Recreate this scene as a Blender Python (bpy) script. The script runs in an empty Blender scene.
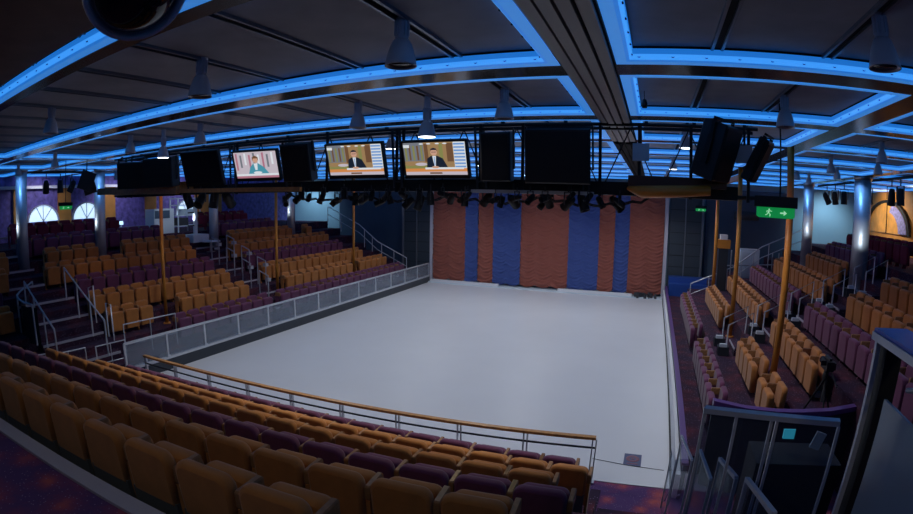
import bpy, math, random
from mathutils import Vector, Matrix
random.seed(7)
S = bpy.context.scene
COL = S.collection
PI = math.pi

# ------------------------------------------------------------------ materials
def mat(name, col, rough=.6, metal=0., emit=None, es=1., var=0., vscale=8., bump=0., bscale=60., alpha=None, spec=None, sheen=0.):
    m = bpy.data.materials.new(name); m.use_nodes = True
    nt = m.node_tree; b = nt.nodes['Principled BSDF']
    b.inputs['Base Color'].default_value = (*col, 1)
    b.inputs['Roughness'].default_value = rough
    b.inputs['Metallic'].default_value = metal
    if spec is not None: b.inputs['Specular IOR Level'].default_value = spec
    if sheen: b.inputs['Sheen Weight'].default_value = sheen
    if emit is not None:
        b.inputs['Emission Color'].default_value = (*emit, 1); b.inputs['Emission Strength'].default_value = es
    if alpha is not None: b.inputs['Alpha'].default_value = alpha
    if var or bump:
        tc = nt.nodes.new('ShaderNodeTexCoord')
    if var:
        n = nt.nodes.new('ShaderNodeTexNoise'); n.inputs['Scale'].default_value = vscale; n.inputs['Detail'].default_value = 4
        nt.links.new(tc.outputs['Object'], n.inputs['Vector'])
        r = nt.nodes.new('ShaderNodeMapRange'); r.inputs[1].default_value = .3; r.inputs[2].default_value = .7
        r.inputs[3].default_value = 1 - var; r.inputs[4].default_value = 1 + var
        nt.links.new(n.outputs['Fac'], r.inputs[0])
        mx = nt.nodes.new('ShaderNodeMix'); mx.data_type = 'RGBA'; mx.blend_type = 'MULTIPLY'; mx.inputs[0].default_value = 1
        mx.inputs[6].default_value = (*col, 1); nt.links.new(r.outputs[0], mx.inputs[7])
        nt.links.new(mx.outputs[2], b.inputs['Base Color'])
    if bump:
        n2 = nt.nodes.new('ShaderNodeTexNoise'); n2.inputs['Scale'].default_value = bscale; n2.inputs['Detail'].default_value = 3
        nt.links.new(tc.outputs['Object'], n2.inputs['Vector'])
        bp = nt.nodes.new('ShaderNodeBump'); bp.inputs['Strength'].default_value = bump; bp.inputs['Distance'].default_value = .01
        nt.links.new(n2.outputs['Fac'], bp.inputs['Height']); nt.links.new(bp.outputs[0], b.inputs['Normal'])
    return m

M = {}
M['mustard'] = mat('mustard_fabric', (.46, .170, .034), .85, var=.12, vscale=6, sheen=.2)
M['purple'] = mat('purple_fabric', (.145, .033, .092), .85, var=.12, vscale=6, sheen=.2)
M['maroon'] = mat('maroon_fabric', (.20, .012, .035), .85, var=.12, vscale=6)
M['wood'] = mat('armrest_wood', (.34, .17, .07), .45, var=.2, vscale=20)
M['shell'] = mat('seat_shell', (.12, .13, .135), .55)
M['handwood'] = mat('handrail_wood', (.56, .27, .08), .35, var=.2, vscale=14)
M['steel'] = mat('brushed_steel', (.55, .57, .6), .32, .9)
M['railgrey'] = mat('stair_rail_metal', (.40, .42, .47), .4, .3)
M['railwhite'] = mat('pale_rail_metal', (.62, .64, .68), .4, .3)
M['black'] = mat('matt_black', (.008, .008, .009), .6)
M['cabinetblack'] = mat('black_cabinet', (.013, .013, .015), .45)
M['darkgrey'] = mat('dark_grey', (.05, .052, .06), .6)
M['orange'] = mat('orange_paint', (.58, .23, .035), .4, var=.1, vscale=5)
M['ice'] = mat('ice_sheet', (.72, .72, .75), .38, var=.02, vscale=.7, spec=.3)
M['tier'] = None
M['white'] = mat('white_paint', (.75, .76, .8), .5)
M['beamdark'] = mat('dark_gloss_beam', (.03, .026, .024), .22)
M['slat'] = mat('grey_slat', (.42, .40, .385), .45)
M['ceil'] = mat('perforated_ceiling', (.36, .365, .41), .7, var=.12, vscale=3)
M['joint'] = mat('joint_metal', (.22, .24, .28), .35, .6)
M['cove'] = mat('blue_light_cove', (.30, .42, .60), .45, emit=(.012, .175, .66), es=.82)
M['lip'] = mat('blue_cove_lip', (.40, .50, .68), .5, emit=(.03, .22, .68), es=.75)
M['led'] = mat('blue_led_diffuser', (.5, .6, .8), .4, emit=(.04, .29, .88), es=1.05)  # highlight along the middle of the rounded band, painted as stronger emission
M['gap'] = mat('shadow_gap', (.004, .004, .006), .9)
M['lamp'] = mat('lamp_aluminium', (.60, .62, .68), .4, .15)
M['bulb'] = mat('lit_bulb', (1, 1, 1), .5, emit=(.86, .93, 1), es=7)
M['lens'] = mat('dark_lens', (.02, .022, .03), .1)
M['wallblue'] = mat('pale_blue_wall', (.30, .46, .56), .7, var=.06, vscale=.6)
M['wallnavy'] = mat('navy_wall', (.05, .085, .14), .6, var=.1, vscale=.8)
M['walldark'] = mat('slate_panel', (.035, .048, .065), .55)
M['wallpurple'] = mat('purple_patterned_wall', (.17, .13, .42), .6, var=.45, vscale=5)
M['wallorange'] = mat('orange_panel', (.62, .27, .055), .5, var=.15, vscale=2)
M['arch'] = mat('lit_window', (.8, .85, .9), .5, emit=(.55, .78, 1), es=1.0)
M['archframe'] = mat('arch_frame', (.5, .52, .6), .5)
M['pillar'] = mat('brushed_pillar', (.60, .64, .70), .46, .6)
M['green'] = mat('exit_green', (.02, .5, .12), .4, emit=(.01, .50, .11), es=.36)
M['signwhite'] = mat('exit_pictogram', (.8, 1, .85), .4, emit=(.5, 1, .6), es=.6)
M['dash'] = mat('dasher_dark', (.03, .038, .05), .4)
M['ledgepurple'] = mat('purple_ledge', (.13, .055, .22), .3)
M['bluepaint'] = mat('blue_cap', (.02, .09, .55), .3)
M['bluepanel'] = mat('blue_panel', (.02, .07, .32), .4)
M['cabwhite'] = mat('white_cabinet', (.62, .70, .76), .5)
M['curb'] = mat('pale_nosing', (.50, .48, .56), .45)
M['nosing'] = mat('step_nosing', (.45, .43, .5), .5)
M['chrome'] = mat('chrome', (.75, .78, .82), .08, 1.)
M['glossblack'] = mat('gloss_black', (.006, .006, .008), .06)
M['soffit'] = mat('brown_soffit', (.20, .13, .10), .5, var=.15, vscale=4)
M['cloth'] = mat('folded_cloth', (.6, .62, .66), .9)
M['paper'] = mat('paper', (.8, .82, .82), .8)
M['camlcd'] = mat('small_lit_screen', (.05, .3, .4), .3, emit=(.05, .55, .75), es=.4)

def glass_mat(name, col, t, rough=.1):
    m = bpy.data.materials.new(name); m.use_nodes = True; nt = m.node_tree
    nt.nodes.remove(nt.nodes['Principled BSDF'])
    out = nt.nodes['Material Output']
    tr = nt.nodes.new('ShaderNodeBsdfTransparent'); tr.inputs[0].default_value = (.9, .95, 1, 1)
    p = nt.nodes.new('ShaderNodeBsdfPrincipled'); p.inputs['Base Color'].default_value = (*col, 1); p.inputs['Roughness'].default_value = rough
    mx = nt.nodes.new('ShaderNodeMixShader'); mx.inputs[0].default_value = t
    nt.links.new(tr.outputs[0], mx.inputs[1]); nt.links.new(p.outputs[0], mx.inputs[2]); nt.links.new(mx.outputs[0], out.inputs[0])
    return m
M['dashglass'] = glass_mat('barrier_glass', (.38, .43, .49), .34)
M['clear'] = glass_mat('clear_glass', (.10, .12, .16), .22, .03)
M['frost'] = glass_mat('frosted_glass', (.42, .50, .56), .72, .12)

def carpet(name, scale, c1, c2, c3):
    m = bpy.data.materials.new(name); m.use_nodes = True; nt = m.node_tree; b = nt.nodes['Principled BSDF']
    b.inputs['Roughness'].default_value = .95
    tc = nt.nodes.new('ShaderNodeTexCoord')
    v = nt.nodes.new('ShaderNodeTexVoronoi'); v.inputs['Scale'].default_value = scale; v.feature = 'SMOOTH_F1'
    nz = nt.nodes.new('ShaderNodeTexNoise'); nz.inputs['Scale'].default_value = scale * 4; nz.inputs['Detail'].default_value = 5
    nt.links.new(tc.outputs['Object'], v.inputs['Vector']); nt.links.new(tc.outputs['Object'], nz.inputs['Vector'])
    ad = nt.nodes.new('ShaderNodeMath'); ad.operation = 'MULTIPLY_ADD'; ad.inputs[1].default_value = .35
    nt.links.new(nz.outputs['Fac'], ad.inputs[0]); nt.links.new(v.outputs['Distance'], ad.inputs[2])
    r = nt.nodes.new('ShaderNodeValToRGB'); e = r.color_ramp.elements
    e[0].position = .22; e[0].color = (*c1, 1); e[1].position = .72; e[1].color = (*c3, 1)
    k = e.new(.48); k.color = (*c2, 1)
    nt.links.new(ad.outputs[0], r.inputs[0])
    v2 = nt.nodes.new('ShaderNodeTexVoronoi'); v2.inputs['Scale'].default_value = scale * 9
    nt.links.new(tc.outputs['Object'], v2.inputs['Vector'])
    lt = nt.nodes.new('ShaderNodeMath'); lt.operation = 'LESS_THAN'; lt.inputs[1].default_value = .16
    nt.links.new(v2.outputs['Distance'], lt.inputs[0])
    mx = nt.nodes.new('ShaderNodeMix'); mx.data_type = 'RGBA'; mx.inputs[7].default_value = (.30, .22, .34, 1)
    nt.links.new(lt.outputs[0], mx.inputs[0]); nt.links.new(r.outputs[0], mx.inputs[6])
    nt.links.new(mx.outputs[2], b.inputs['Base Color'])
    return m
M['carpet'] = carpet('patterned_carpet', 3.2, (.46, .095, .09), (.20, .045, .12), (.09, .04, .15))
M['tier'] = carpet('tier_carpet', 2.4, (.12, .022, .045), (.06, .014, .035), (.03, .012, .04))

def curtain_mat(name, col):
    m = mat(name, col, .8, sheen=.15)
    nt = m.node_tree; b = nt.nodes['Principled BSDF']
    tc = nt.nodes.new('ShaderNodeTexCoord'); mp = nt.nodes.new('ShaderNodeMapping'); mp.inputs['Scale'].default_value = (2.2, 1, 14)
    n = nt.nodes.new('ShaderNodeTexNoise'); n.inputs['Scale'].default_value = 1.6; n.inputs['Detail'].default_value = 5
    nt.links.new(tc.outputs['Object'], mp.inputs['Vector']); nt.links.new(mp.outputs[0], n.inputs['Vector'])
    bp = nt.nodes.new('ShaderNodeBump'); bp.inputs['Strength'].default_value = .7; bp.inputs['Distance'].default_value = .08
    nt.links.new(n.outputs['Fac'], bp.inputs['Height']); nt.links.new(bp.outputs[0], b.inputs['Normal'])
    return m
M['rust'] = curtain_mat('rust_curtain', (.30, .085, .06))
M['cblue'] = curtain_mat('blue_curtain', (.045, .085, .30))

# ------------------------------------------------------------------ mesh builder
class MB:
    def __init__(s): s.v = []; s.f = []; s.m = []; s.s = []
    def add(s, vs, fs, mi=0, sm=False):
        o = len(s.v); s.v += [tuple(v) for v in vs]
        for f in fs: s.f.append([o + i for i in f]); s.m.append(mi); s.s.append(sm)
        return s
    def box(s, c, d, mi=0, R=None, bev=0.):
        x, y, z = d[0] / 2, d[1] / 2, d[2] / 2
        vs = [Vector((a * x, b * y, e * z)) for a in (-1, 1) for b in (-1, 1) for e in (-1, 1)]
        if R is not None: vs = [R @ v for v in vs]
        vs = [v + Vector(c) for v in vs]
        return s.add(vs, [(0, 1, 3, 2), (4, 6, 7, 5), (0, 4, 5, 1), (2, 3, 7, 6), (0, 2, 6, 4), (1, 5, 7, 3)], mi)
    def box2(s, a, b, mi=0):
        return s.box([(a[i] + b[i]) / 2 for i in range(3)], [abs(b[i] - a[i]) for i in range(3)], mi)
    def tube(s, pts, r, mi=0, n=8, caps=True, rs=None):
        pts = [Vector(p) for p in pts]; rings = []
        up = None
        for i, p in enumerate(pts):
            t = (pts[min(i + 1, len(pts) - 1)] - pts[max(i - 1, 0)]).normalized()
            if up is None:
                up = Vector((0, 0, 1)) if abs(t.z) < .9 else Vector((1, 0, 0))
            a = t.cross(up).normalized(); b = a.cross(t).normalized(); up = b
            rr = rs[i] if rs else r
            rings.append([p + a * rr * math.cos(2 * PI * k / n) + b * rr * math.sin(2 * PI * k / n) for k in range(n)])
        vs = [v for R in rings for v in R]; fs = []
        for i in range(len(pts) - 1):
            for k in range(n): fs.append((i * n + k, i * n + (k + 1) % n, (i + 1) * n + (k + 1) % n, (i + 1) * n + k))
        s.add(vs, fs, mi, True)
        if caps: s.add(rings[0], [tuple(range(n))[::-1]], mi); s.add(rings[-1], [tuple(range(n))], mi)
        return s
    def bar(s, a, b, w, h, mi=0):
        a, b = Vector(a), Vector(b); t = (b - a).normalized()
        up = Vector((0, 0, 1)) if abs(t.z) < .95 else Vector((0, 1, 0))
        x = t.cross(up).normalized(); y = x.cross(t).normalized()
        vs = []
        for p in (a, b):
            for i, j in ((-1, -1), (1, -1), (1, 1), (-1, 1)): vs.append(p + x * w / 2 * i + y * h / 2 * j)
        return s.add(vs, [(3, 2, 1, 0), (4, 5, 6, 7), (0, 1, 5, 4), (1, 2, 6, 5), (2, 3, 7, 6), (3, 0, 4, 7)], mi)
    def lathe(s, prof, c=(0, 0, 0), n=20, mi=0, R=None, sm=True, mids=None):
        vs = []
        for r, z in prof:
            for k in range(n):
                v = Vector((r * math.cos(2 * PI * k / n), r * math.sin(2 * PI * k / n), z))
                if R is not None: v = R @ v
                vs.append(v + Vector(c))
        o = len(s.v); s.v += [tuple(v) for v in vs]
        for i in range(len(prof) - 1):
            for k in range(n):
                s.f.append([o + i * n + k, o + i * n + (k + 1) % n, o + (i + 1) * n + (k + 1) % n, o + (i + 1) * n + k])
                s.m.append(mids[i] if mids else mi); s.s.append(sm)
        return s
    def rings(s, rr, mi=0, sm=True, cap=True):
        n = len(rr[0]); fs = []
        for i in range(len(rr) - 1):
            for k in range(n): fs.append((i * n + k, i * n + (k + 1) % n, (i + 1) * n + (k + 1) % n, (i + 1) * n + k))
        s.add([v for r in rr for v in r], fs, mi, sm)
        if cap: s.add(rr[0], [tuple(range(n))[::-1]], mi); s.add(rr[-1], [tuple(range(n))], mi)
        return s
    def prism(s, poly, z0, z1, mi=0):
        n = len(poly)
        vs = [(p[0], p[1], z0) for p in poly] + [(p[0], p[1], z1) for p in poly]
        fs = [tuple(range(n))[::-1], tuple(range(n, 2 * n))] + [(i, (i + 1) % n, n + (i + 1) % n, n + i) for i in range(n)]
        return s.add(vs, fs, mi)
    def mesh(s, name, mats):
        me = bpy.data.meshes.new(name); me.from_pydata(s.v, [], s.f)
        for m in mats: me.materials.append(m)
        me.polygons.foreach_set('material_index', s.m); me.polygons.foreach_set('use_smooth', s.s)
        me.update(); return me
    def build(s, name, mats, parent=None, loc=None):
        if not isinstance(mats, (list, tuple)): mats = [mats]
        o = bpy.data.objects.new(name, s.mesh(name, mats)); COL.objects.link(o)
        if parent: o.parent = parent
        if loc: o.location = loc
        return o

def tag(o, label, cat, group=None, kind=None):
    o['label'] = label; o['category'] = cat
    if group: o['group'] = group
    if kind: o['kind'] = kind
    return o
def thing(name, label, cat, loc=(0, 0, 0), rz=0., group=None):
    o = bpy.data.objects.new(name, None); COL.objects.link(o); o.location = loc; o.rotation_euler = (0, 0, rz); o.empty_display_size = .1
    return tag(o, label, cat, group)
def struct(name, mb, mats, label, cat):
    return tag(mb.build(name, mats), label, cat, None, 'structure')
def inst(root, proto_children, loc, rz):
    for nm, me in proto_children:
        c = bpy.data.objects.new(nm, me); COL.objects.link(c); c.parent = root
ORD = 'zeroth first second third fourth fifth sixth seventh eighth ninth tenth eleventh twelfth thirteenth fourteenth fifteenth sixteenth seventeenth eighteenth nineteenth twentieth twenty-first twenty-second twenty-third twenty-fourth twenty-fifth'.split()
def cross(a, b): return (Vector(a) - Vector(b)).length

# ------------------------------------------------------------------ camera: wide fisheye lens, 512 px per radian
F = 512.
CAM = Vector((5.3365, -7.5896, 4.5076))
ROT = Matrix(((0.928595, -0.05639674, 0.36678432), (0.37077969, 0.10028123, -0.92329091), (0.01528901, 0.99335949, 0.11403141)))
cd = bpy.data.cameras.new('camera'); cam = bpy.data.objects.new('camera', cd); COL.objects.link(cam)
cam.matrix_world = Matrix.Translation(CAM) @ ROT.to_4x4()
cd.type = 'PANO'; cd.sensor_width = 36.; cd.sensor_fit = 'HORIZONTAL'; cd.clip_start = .05; cd.clip_end = 200
try: cc = cd.cycles; cc.panorama_type
except Exception: cc = cd
cc.panorama_type = 'FISHEYE_LENS_POLYNOMIAL'
cc.fisheye_fov = PI
cc.fisheye_polynomial_k0 = 0.
cc.fisheye_polynomial_k1 = -(913 / 36.) / F
cc.fisheye_polynomial_k2 = 0.; cc.fisheye_polynomial_k3 = 0.; cc.fisheye_polynomial_k4 = 0.
S.camera = cam
RI = ROT.transposed()
def view(P):
    """Where the lens sees a point (used only to skip repeats that lie outside the frame)."""
    v = RI @ (Vector(P) - CAM); th = math.atan2(math.hypot(v.x, v.y), -v.z); ph = math.atan2(v.y, v.x)
    return 456.5 + F * th * math.cos(ph), 257 - F * th * math.sin(ph)

S.view_settings.view_transform = 'Standard'; S.view_settings.look = 'None'; S.view_settings.gamma = 1; S.view_settings.use_curve_mapping = False
S.view_settings.exposure = 0.
w = bpy.data.worlds.new('world'); S.world = w; w.use_nodes = True
w.node_tree.nodes['Background'].inputs[0].default_value = (.01, .02, .05, 1); w.node_tree.nodes['Background'].inputs[1].default_value = .3
S.cycles.use_denoising = True
S.cycles.max_bounces = 6

# ------------------------------------------------------------------ rink and shell
LEN = 17.55
struct('floor_ice', MB().box2((-6.1, 0, -.12), (6.1, LEN, 0)), M['ice'], 'pale grey sheet of ice filling the middle of the hall', 'ice rink')
struct('floor', MB().box2((-17, -9.5, -.4), (17, 19, -.015)), M['carpet'], 'dark red patterned carpet in front of the ice at the aisle', 'floor')

struct('wall_back', MB().box2((-17, 18.5, -.2), (17, 18.7, 5.95)), M['wallblue'], 'pale blue back wall seen in both far corners of the hall', 'wall')
struct('wall_left', MB().box2((-17.0, -9.5, -.2), (-16.6, 18.5, 5.95)), M['wallpurple'], 'purple patterned side wall with lit arches behind the orange seats', 'wall')
struct('wall_right', MB().box2((16.6, -9.5, -.2), (17.0, 18.5, 5.95)), M['wallorange'], 'orange side wall with one tall arch behind the maroon seats', 'wall')
struct('wall_front', MB().box2((-17, -9.7, -.2), (17, -9.5, 5.95)), M['wallnavy'], 'dark blue wall behind the walkway with the patterned carpet', 'wall')

# navy recess panels beside the curtain
def dark_panels(side, nm, lab):
    t = thing(nm, lab, 'wall panel', (side * 7.1, 17.75, 0))
    x0 = 6.25
    for i in range(2):
        a = x0 + i * .82
        MB().box2((side * (a + .02) - side * 7.1, -.06, .0), (side * (a + .80) - side * 7.1, .04, 4.9)).build('panel', M['walldark'], t)
    for i in range(8):
        for j in range(2):
            a = x0 + j * .82
            MB().box2((side * (a + .05) - side * 7.1, -.075, .45 + i * .55), (side * (a + .77) - side * 7.1, -.062, .47 + i * .55)).build('groove', M['gap'], t)
    for a in (x0 + .81, x0 + 1.66):
        MB().box((side * a - side * 7.1, -.1, 2.45), (.05 if a < x0 + 1 else .1, .08, 4.9)).build('edge_trim', M['joint'], t)
    return t
dark_panels(-1, 'tall_slate_panel', 'tall slate panels beside the curtain at the end of the glass barrier')
dark_panels(1, 'tall_slate_panel', 'tall dark slate panels beside the curtain above the blue lit stage step')
for sx, lab in ((-1, 'pale upright trim at the curtain edge next to the glass barrier'), (1, 'pale upright trim at the curtain edge by the purple seats')):
    struct('trim_%d' % (1 if sx < 0 else 2), MB().box2((sx * 6.04, 17.5, 0), (sx * 6.2, 17.72, 4.9)), M['curb'], lab, 'trim')
m = MB()
for sx in (-1, 1):
    m.box2((sx * 8.1, 18.2, 0), (sx * 12.6, 18.42, 5.4))
struct('wall_back_recess', m, M['wallnavy'], 'navy recessed wall behind the far ends of both seat stands', 'wall')

# curtain, nine swagged drops
t = thing('stage_curtain', 'tall ruched stage curtain striped rust and blue across the far rink end', 'curtain', (0, 17.55, 0))
xs = [-6.0, -4.14, -3.44, -2.6, -1.15, 1.31, 2.83, 3.6, 4.32, 6.02]
for i in range(9):
    a, b = xs[i], xs[i + 1]; W = b - a
    nx = max(6, int(W / .09)); nz = 170; H = 4.95
    vs = []; fs = []; ph = random.random() * 6
    nsw = max(1, round(W / .75))
    for j in range(nz + 1):
        for k in range(nx + 1):
            u = k / nx; x = a + W * u
            sw = abs(math.sin(PI * u * nsw))
            z0 = .22 + H * j / nz
            q = (z0 + .09 * sw + .035 * math.sin(3.1 * x + ph)) / .17
            f = q - math.floor(q)
            d = .10 * (1 - (1 - f) ** 2) * (.65 + .35 * math.sin(ph + 2.3 * math.floor(q) + 5 * x)) + .03 * math.sin(9 * x + ph) 
            z = z0 - .11 * sw * (1 if j < nz else 0)
            vs.append((x, -.02 - d, z))
    for j in range(nz):
        for k in range(nx):
            p = j * (nx + 1) + k
            fs.append((p, p + 1, p + nx + 2, p + nx + 1))
    o = MB().add(vs, fs, 0, True).build('curtain_drop', M['cblue'] if i in (1, 3, 5 + 0, 7) and i != 5 or i in (5,) else M['rust'], t)
    o['label'] = ('blue' if i in (1, 3, 5, 7) else 'rust') + ' ruched curtain drop'
for a, b, lab in ((-6.0, -2.2, 'white threshold strip under the curtain at its glass barrier end'), (.9, 4.6, 'white threshold strip under the curtain at the purple seats end')):
    o = MB().box2((a, 17.12, 0), (b, 17.36, .13)).box2((a, 17.2, .13), (b, 17.36, .17)).build('threshold_strip', M['white']); tag(o, lab, 'strip')
struct('floor_sill', MB().box2((-6.1, 17.1, -.1), (6.1, 17.9, .06)), M['cabwhite'], 'grey sill under the curtain between the white strips', 'sill')
m = MB()
for k in range(14): 
    x = 4.7 + random.random() * 1.3; m.box((x, 17.1 + random.random() * .12, .1 + random.random() * .1), (.12, .1, .16 + .1 * random.random()), 0, Matrix.Rotation(random.random(), 3, 'Z'))
o = m.build('bundled_cloth', M['darkgrey']); tag(o, 'small dark bundle on the ice corner below the rust curtain', 'cloth')
o = MB().box2((6.35, 16.4, .02), (8.6, 17.5, .9)).box2((6.35, 16.9, .9), (8.6, 17.5, 1.15)).build('stage_step', M['bluepanel']); tag(o, 'blue stage step below the slate panels at the curtain end', 'step')  # blue light on the step put into its base colour

# emblem on the ice
t = thing('ice_marker', 'small blue square marker with a reddish ring lying on the near ice', 'marker', (5.42, .88, .002))
MB().box((0, 0, .004), (.32, .44, .008)).build('mat', mat('marker_blue', (.07, .09, .2), .5), t)
m = MB(); m.lathe([(.06, 0), (.09, .004), (.12, .004), (.125, 0)], (0, .03, .009), 20); m.box((0, -.16, .011), (.2, .03, .004)); m.box((0, .03, .011), (.05, .05, .004))
m.build('emblem', mat('emblem_red', (.22, .08, .12), .5), t)
MB().tube([(4.7, .75, .006), (5.3, .66, .006), (6.0, .6, .006)], .006, 0, 5).build('seam_line', M['darkgrey'])
tag(bpy.data.objects['seam_line'], 'thin dark seam line across the near ice beside the square marker', 'line')

# ------------------------------------------------------------------ tiers
def near_line(k, X):
    s = {1: .035, 2: .041, 3: .044, 4: .068, 5: .097, 6: .097}[k]; y2 = {1: -1.0, 2: -1.97, 3: -2.95, 4: -3.97, 5: -4.96, 6: -5.97}[k]
    return y2 + s * (X - 2) - .007 * (X - 2) ** 2
def near_slope(k, X):
    s = {1: .035, 2: .041, 3: .044, 4: .068, 5: .097, 6: .097}[k]
    return s - .014 * (X - 2)
NT = lambda k: .03 + .415 * (k - 1)
XS = [-7 + i * .75 for i in range(17)]
XS = [x for x in XS if x < 4.98] + [4.98]
m = MB()
for k in range(1, 7):
    def front(X): return near_line(k, X) + (.62 if k == 1 else .60)
    poly = [(x, front(x)) for x in XS]
    back = [(x, (near_line(k + 1, x) + .55) if k < 6 else near_line(6, x) - .6) for x in XS]
    m.prism(back + poly[::-1], -.12, NT(k))
struct('floor_tier_near', m, M['tier'], 'dark carpeted steps carrying the seats behind the wooden handrail', 'tier')
# walkway with curb
CURB = [(x, near_line(6, x) - .17) for x in XS]
m = MB().prism([(-7, -9.5), (4.98, -9.5), (9.5, -9.5), (9.5, -6.15), (4.98, -6.15)] + [(x, y - .1) for x, y in CURB[::-1]], 1.8, 2.58)
struct('floor_walkway', m, M['carpet'], 'patterned carpet walkway behind the last row of yellow seats', 'floor')
vs = []; 
m = MB()
for i in range(len(CURB) - 1):
    (x0, y0), (x1, y1) = CURB[i], CURB[i + 1]
    m.prism([(x0, y0 - .14), (x1, y1 - .14), (x1, y1), (x0, y0)], 2.0, 2.605)
struct('trim_3', m, M['curb'], 'pale metal curb edging the carpet behind the last yellow row', 'curb')

LX = lambda k: -7.05 - .9 * (k - 1)
RX = lambda k: 6.75 + .95 * (k - 1)
TZ = lambda k: .34 + .395 * (k - 1)
m = MB()
for k in range(1, 9):
    m.box2((LX(k) - .45 if k < 8 else -16.6, -4.9, -.12), (LX(k) + .45, 17.4, TZ(k)))
struct('floor_tier_left', m, [M['tier'], M['nosing']], 'dark carpeted steps of the stand beside the glass barrier', 'tier')
m = MB()
for k in range(1, 9):
    m.box2((RX(k) - .45, .6, -.12), (RX(k) + .5 if k < 8 else 16.6, 17.4, TZ(k)))
    if k > 3: m.box2((RX(k) - .45, -3.2, -.12), (RX(k) + .5 if k < 8 else 16.6, .6, TZ(k)))
struct('floor_tier_right', m, [M['tier'], M['nosing']], 'dark carpeted steps of the stand under the green exit sign', 'tier')

# ------------------------------------------------------------------ seats
def padring(w0, w1, z0, z1, rt, y, ins, lean=0.):
    w0 -= ins; w1 -= ins; z0 += ins; z1 -= ins; rt = max(.01, rt - ins * .5)
    pts = [(-w0, z0), (w0, z0)]
    for a in range(0, 6):
        t_ = a / 5 * PI / 2; pts.append((w1 - rt + rt * math.cos(t_), z1 - rt + rt * math.sin(t_)))
    for a in range(0, 6):
        t_ = PI / 2 + a / 5 * PI / 2; pts.append((-w1 + rt + rt * math.cos(t_), z1 - rt + rt * math.sin(t_)))
    return [(x, y + lean * (z - z0), z) for x, z in pts]
def pad(w0, w1, z0, z1, rt, y0, y1, lean=0.):
    T = y1 - y0
    return MB().rings([padring(w0, w1, z0, z1, rt, y1, .03, lean), padring(w0, w1, z0, z1, rt, y1 - T * .12, .008, lean), padring(w0, w1, z0, z1, rt, y1 - T * .35, 0, lean),
                       padring(w0, w1, z0, z1, rt, y0 + T * .3, 0, lean), padring(w0, w1, z0, z1, rt, y0 + T * .1, .008, lean), padring(w0, w1, z0, z1, rt, y0, .03, lean)])
SEAT = {}
def arm_mb(x):
    a = MB()
    a.rings([[(x - .018, y, z), (x + .018, y, z), (x + .018, y + dy, z), (x - .018, y + dy, z)] for y, dy, z in ((.06, .16, .0), (.05, .17, .02), (.06, .13, .06), (.03, .15, .40), (.03, .17, .60))], 1, False)
    a.rings([[(x - h, y0, z), (x + h, y0, z), (x + h, y1, z), (x - h, y1, z)] for h, y0, y1, z in ((.020, .04, .26, .60), (.024, .03, .27, .62), (.024, .03, .27, .72), (.018, .04, .26, .735))], 0, False)
    return a
for cname, cm in (('mustard', M['mustard']), ('purple', M['purple']), ('maroon', M['maroon'])):
    back = pad(.232, .238, .40, .82, .085, 0., .11, -.04)
    cush = pad(.243, .241, .13, .69, .085, .20, .34, .03)
    shell = MB(); shell.box((0, .03, .22), (.47, .05, .44)); shell.box((0, .12, .12), (.40, .12, .10))
    side = {'mustard': M['wood'], 'purple': M['wood'], 'maroon': M['wood']}[cname]
    arm = arm_mb(.269); arm2 = arm_mb(-.269)
    SEAT[cname] = dict(backrest=back.mesh('backrest', [cm]), seat_cushion=cush.mesh('seat_cushion', [cm]), seat_shell=shell.mesh('seat_shell', [M['shell']]),
                       armrest=arm.mesh('armrest', [M['wood'], cm]), armrest2=arm2.mesh('armrest', [M['wood'], cm]))
COLNAME = {'mustard': 'orange', 'purple': 'purple', 'maroon': 'maroon'}
ROWC = {1: 'purple', 2: 'mustard', 3: 'mustard', 4: 'purple', 5: 'mustard', 6: 'mustard', 7: 'purple', 8: 'maroon'}
nseat = 0
def seat(c, loc, rz, label, group, end=False):
    global nseat
    x, y = view((loc[0], loc[1], loc[2] + .6))
    if x < -22 or x > 935 or y > 545: return False
    v = Vector(loc) - CAM
    r = thing({'mustard': 'orange_theatre_seat', 'purple': 'purple_theatre_seat', 'maroon': 'maroon_theatre_seat'}[c], label, 'theatre seat', loc, rz, group)
    d = v.length
    parts = ['backrest', 'seat_cushion', 'armrest']
    if d < 12: parts.append('seat_shell')
    if end: parts.append('armrest2')
    for p in parts:
        o = bpy.data.objects.new('armrest' if p == 'armrest2' else p, SEAT[c][p]); COL.objects.link(o); o.parent = r
    nseat += 1
    return True
PITCH = .542
# near block, six rows behind the wooden handrail
NEARPH = {1: 'front row behind the wooden handrail', 2: 'second row behind the wooden handrail', 3: 'third row behind the wooden handrail', 4: 'fourth row behind the wooden handrail',
          5: 'second-to-last row before the pale curb', 6: 'last row before the pale curb'}
NC = {1: 'purple', 2: 'mustard', 3: 'mustard', 4: 'purple', 5: 'mustard', 6: 'mustard'}
for k in range(1, 7):
    X = {1: 4.33, 2: 4.62, 3: 4.33, 4: 4.64, 5: 4.36, 6: 4.10}[k]; i = 1
    XL = {1: -5.5, 2: -5.2, 3: -5.25, 4: -5.5, 5: -6, 6: -6}[k]
    while X > XL + .2:
        sl = near_slope(k, X); a = math.atan(sl)
        # row origin: the rear face of the backrest runs along near_line
        seat(NC[k], (X, near_line(k, X), NT(k)), a, '%s tip-up seat, %s from the aisle end, %s' % ({'mustard': 'yellow', 'purple': 'dark purple'}[NC[k]], ORD[i], NEARPH[k]),
             'seats in the ' + NEARPH[k], i == 1)
        X -= PITCH * math.cos(a); i += 1
PILL = ((-12, -1.4), (-12, 1.78), (-12, 7.53), (-12, 12.9), (12, 7.7), (12, 13.5))
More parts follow.
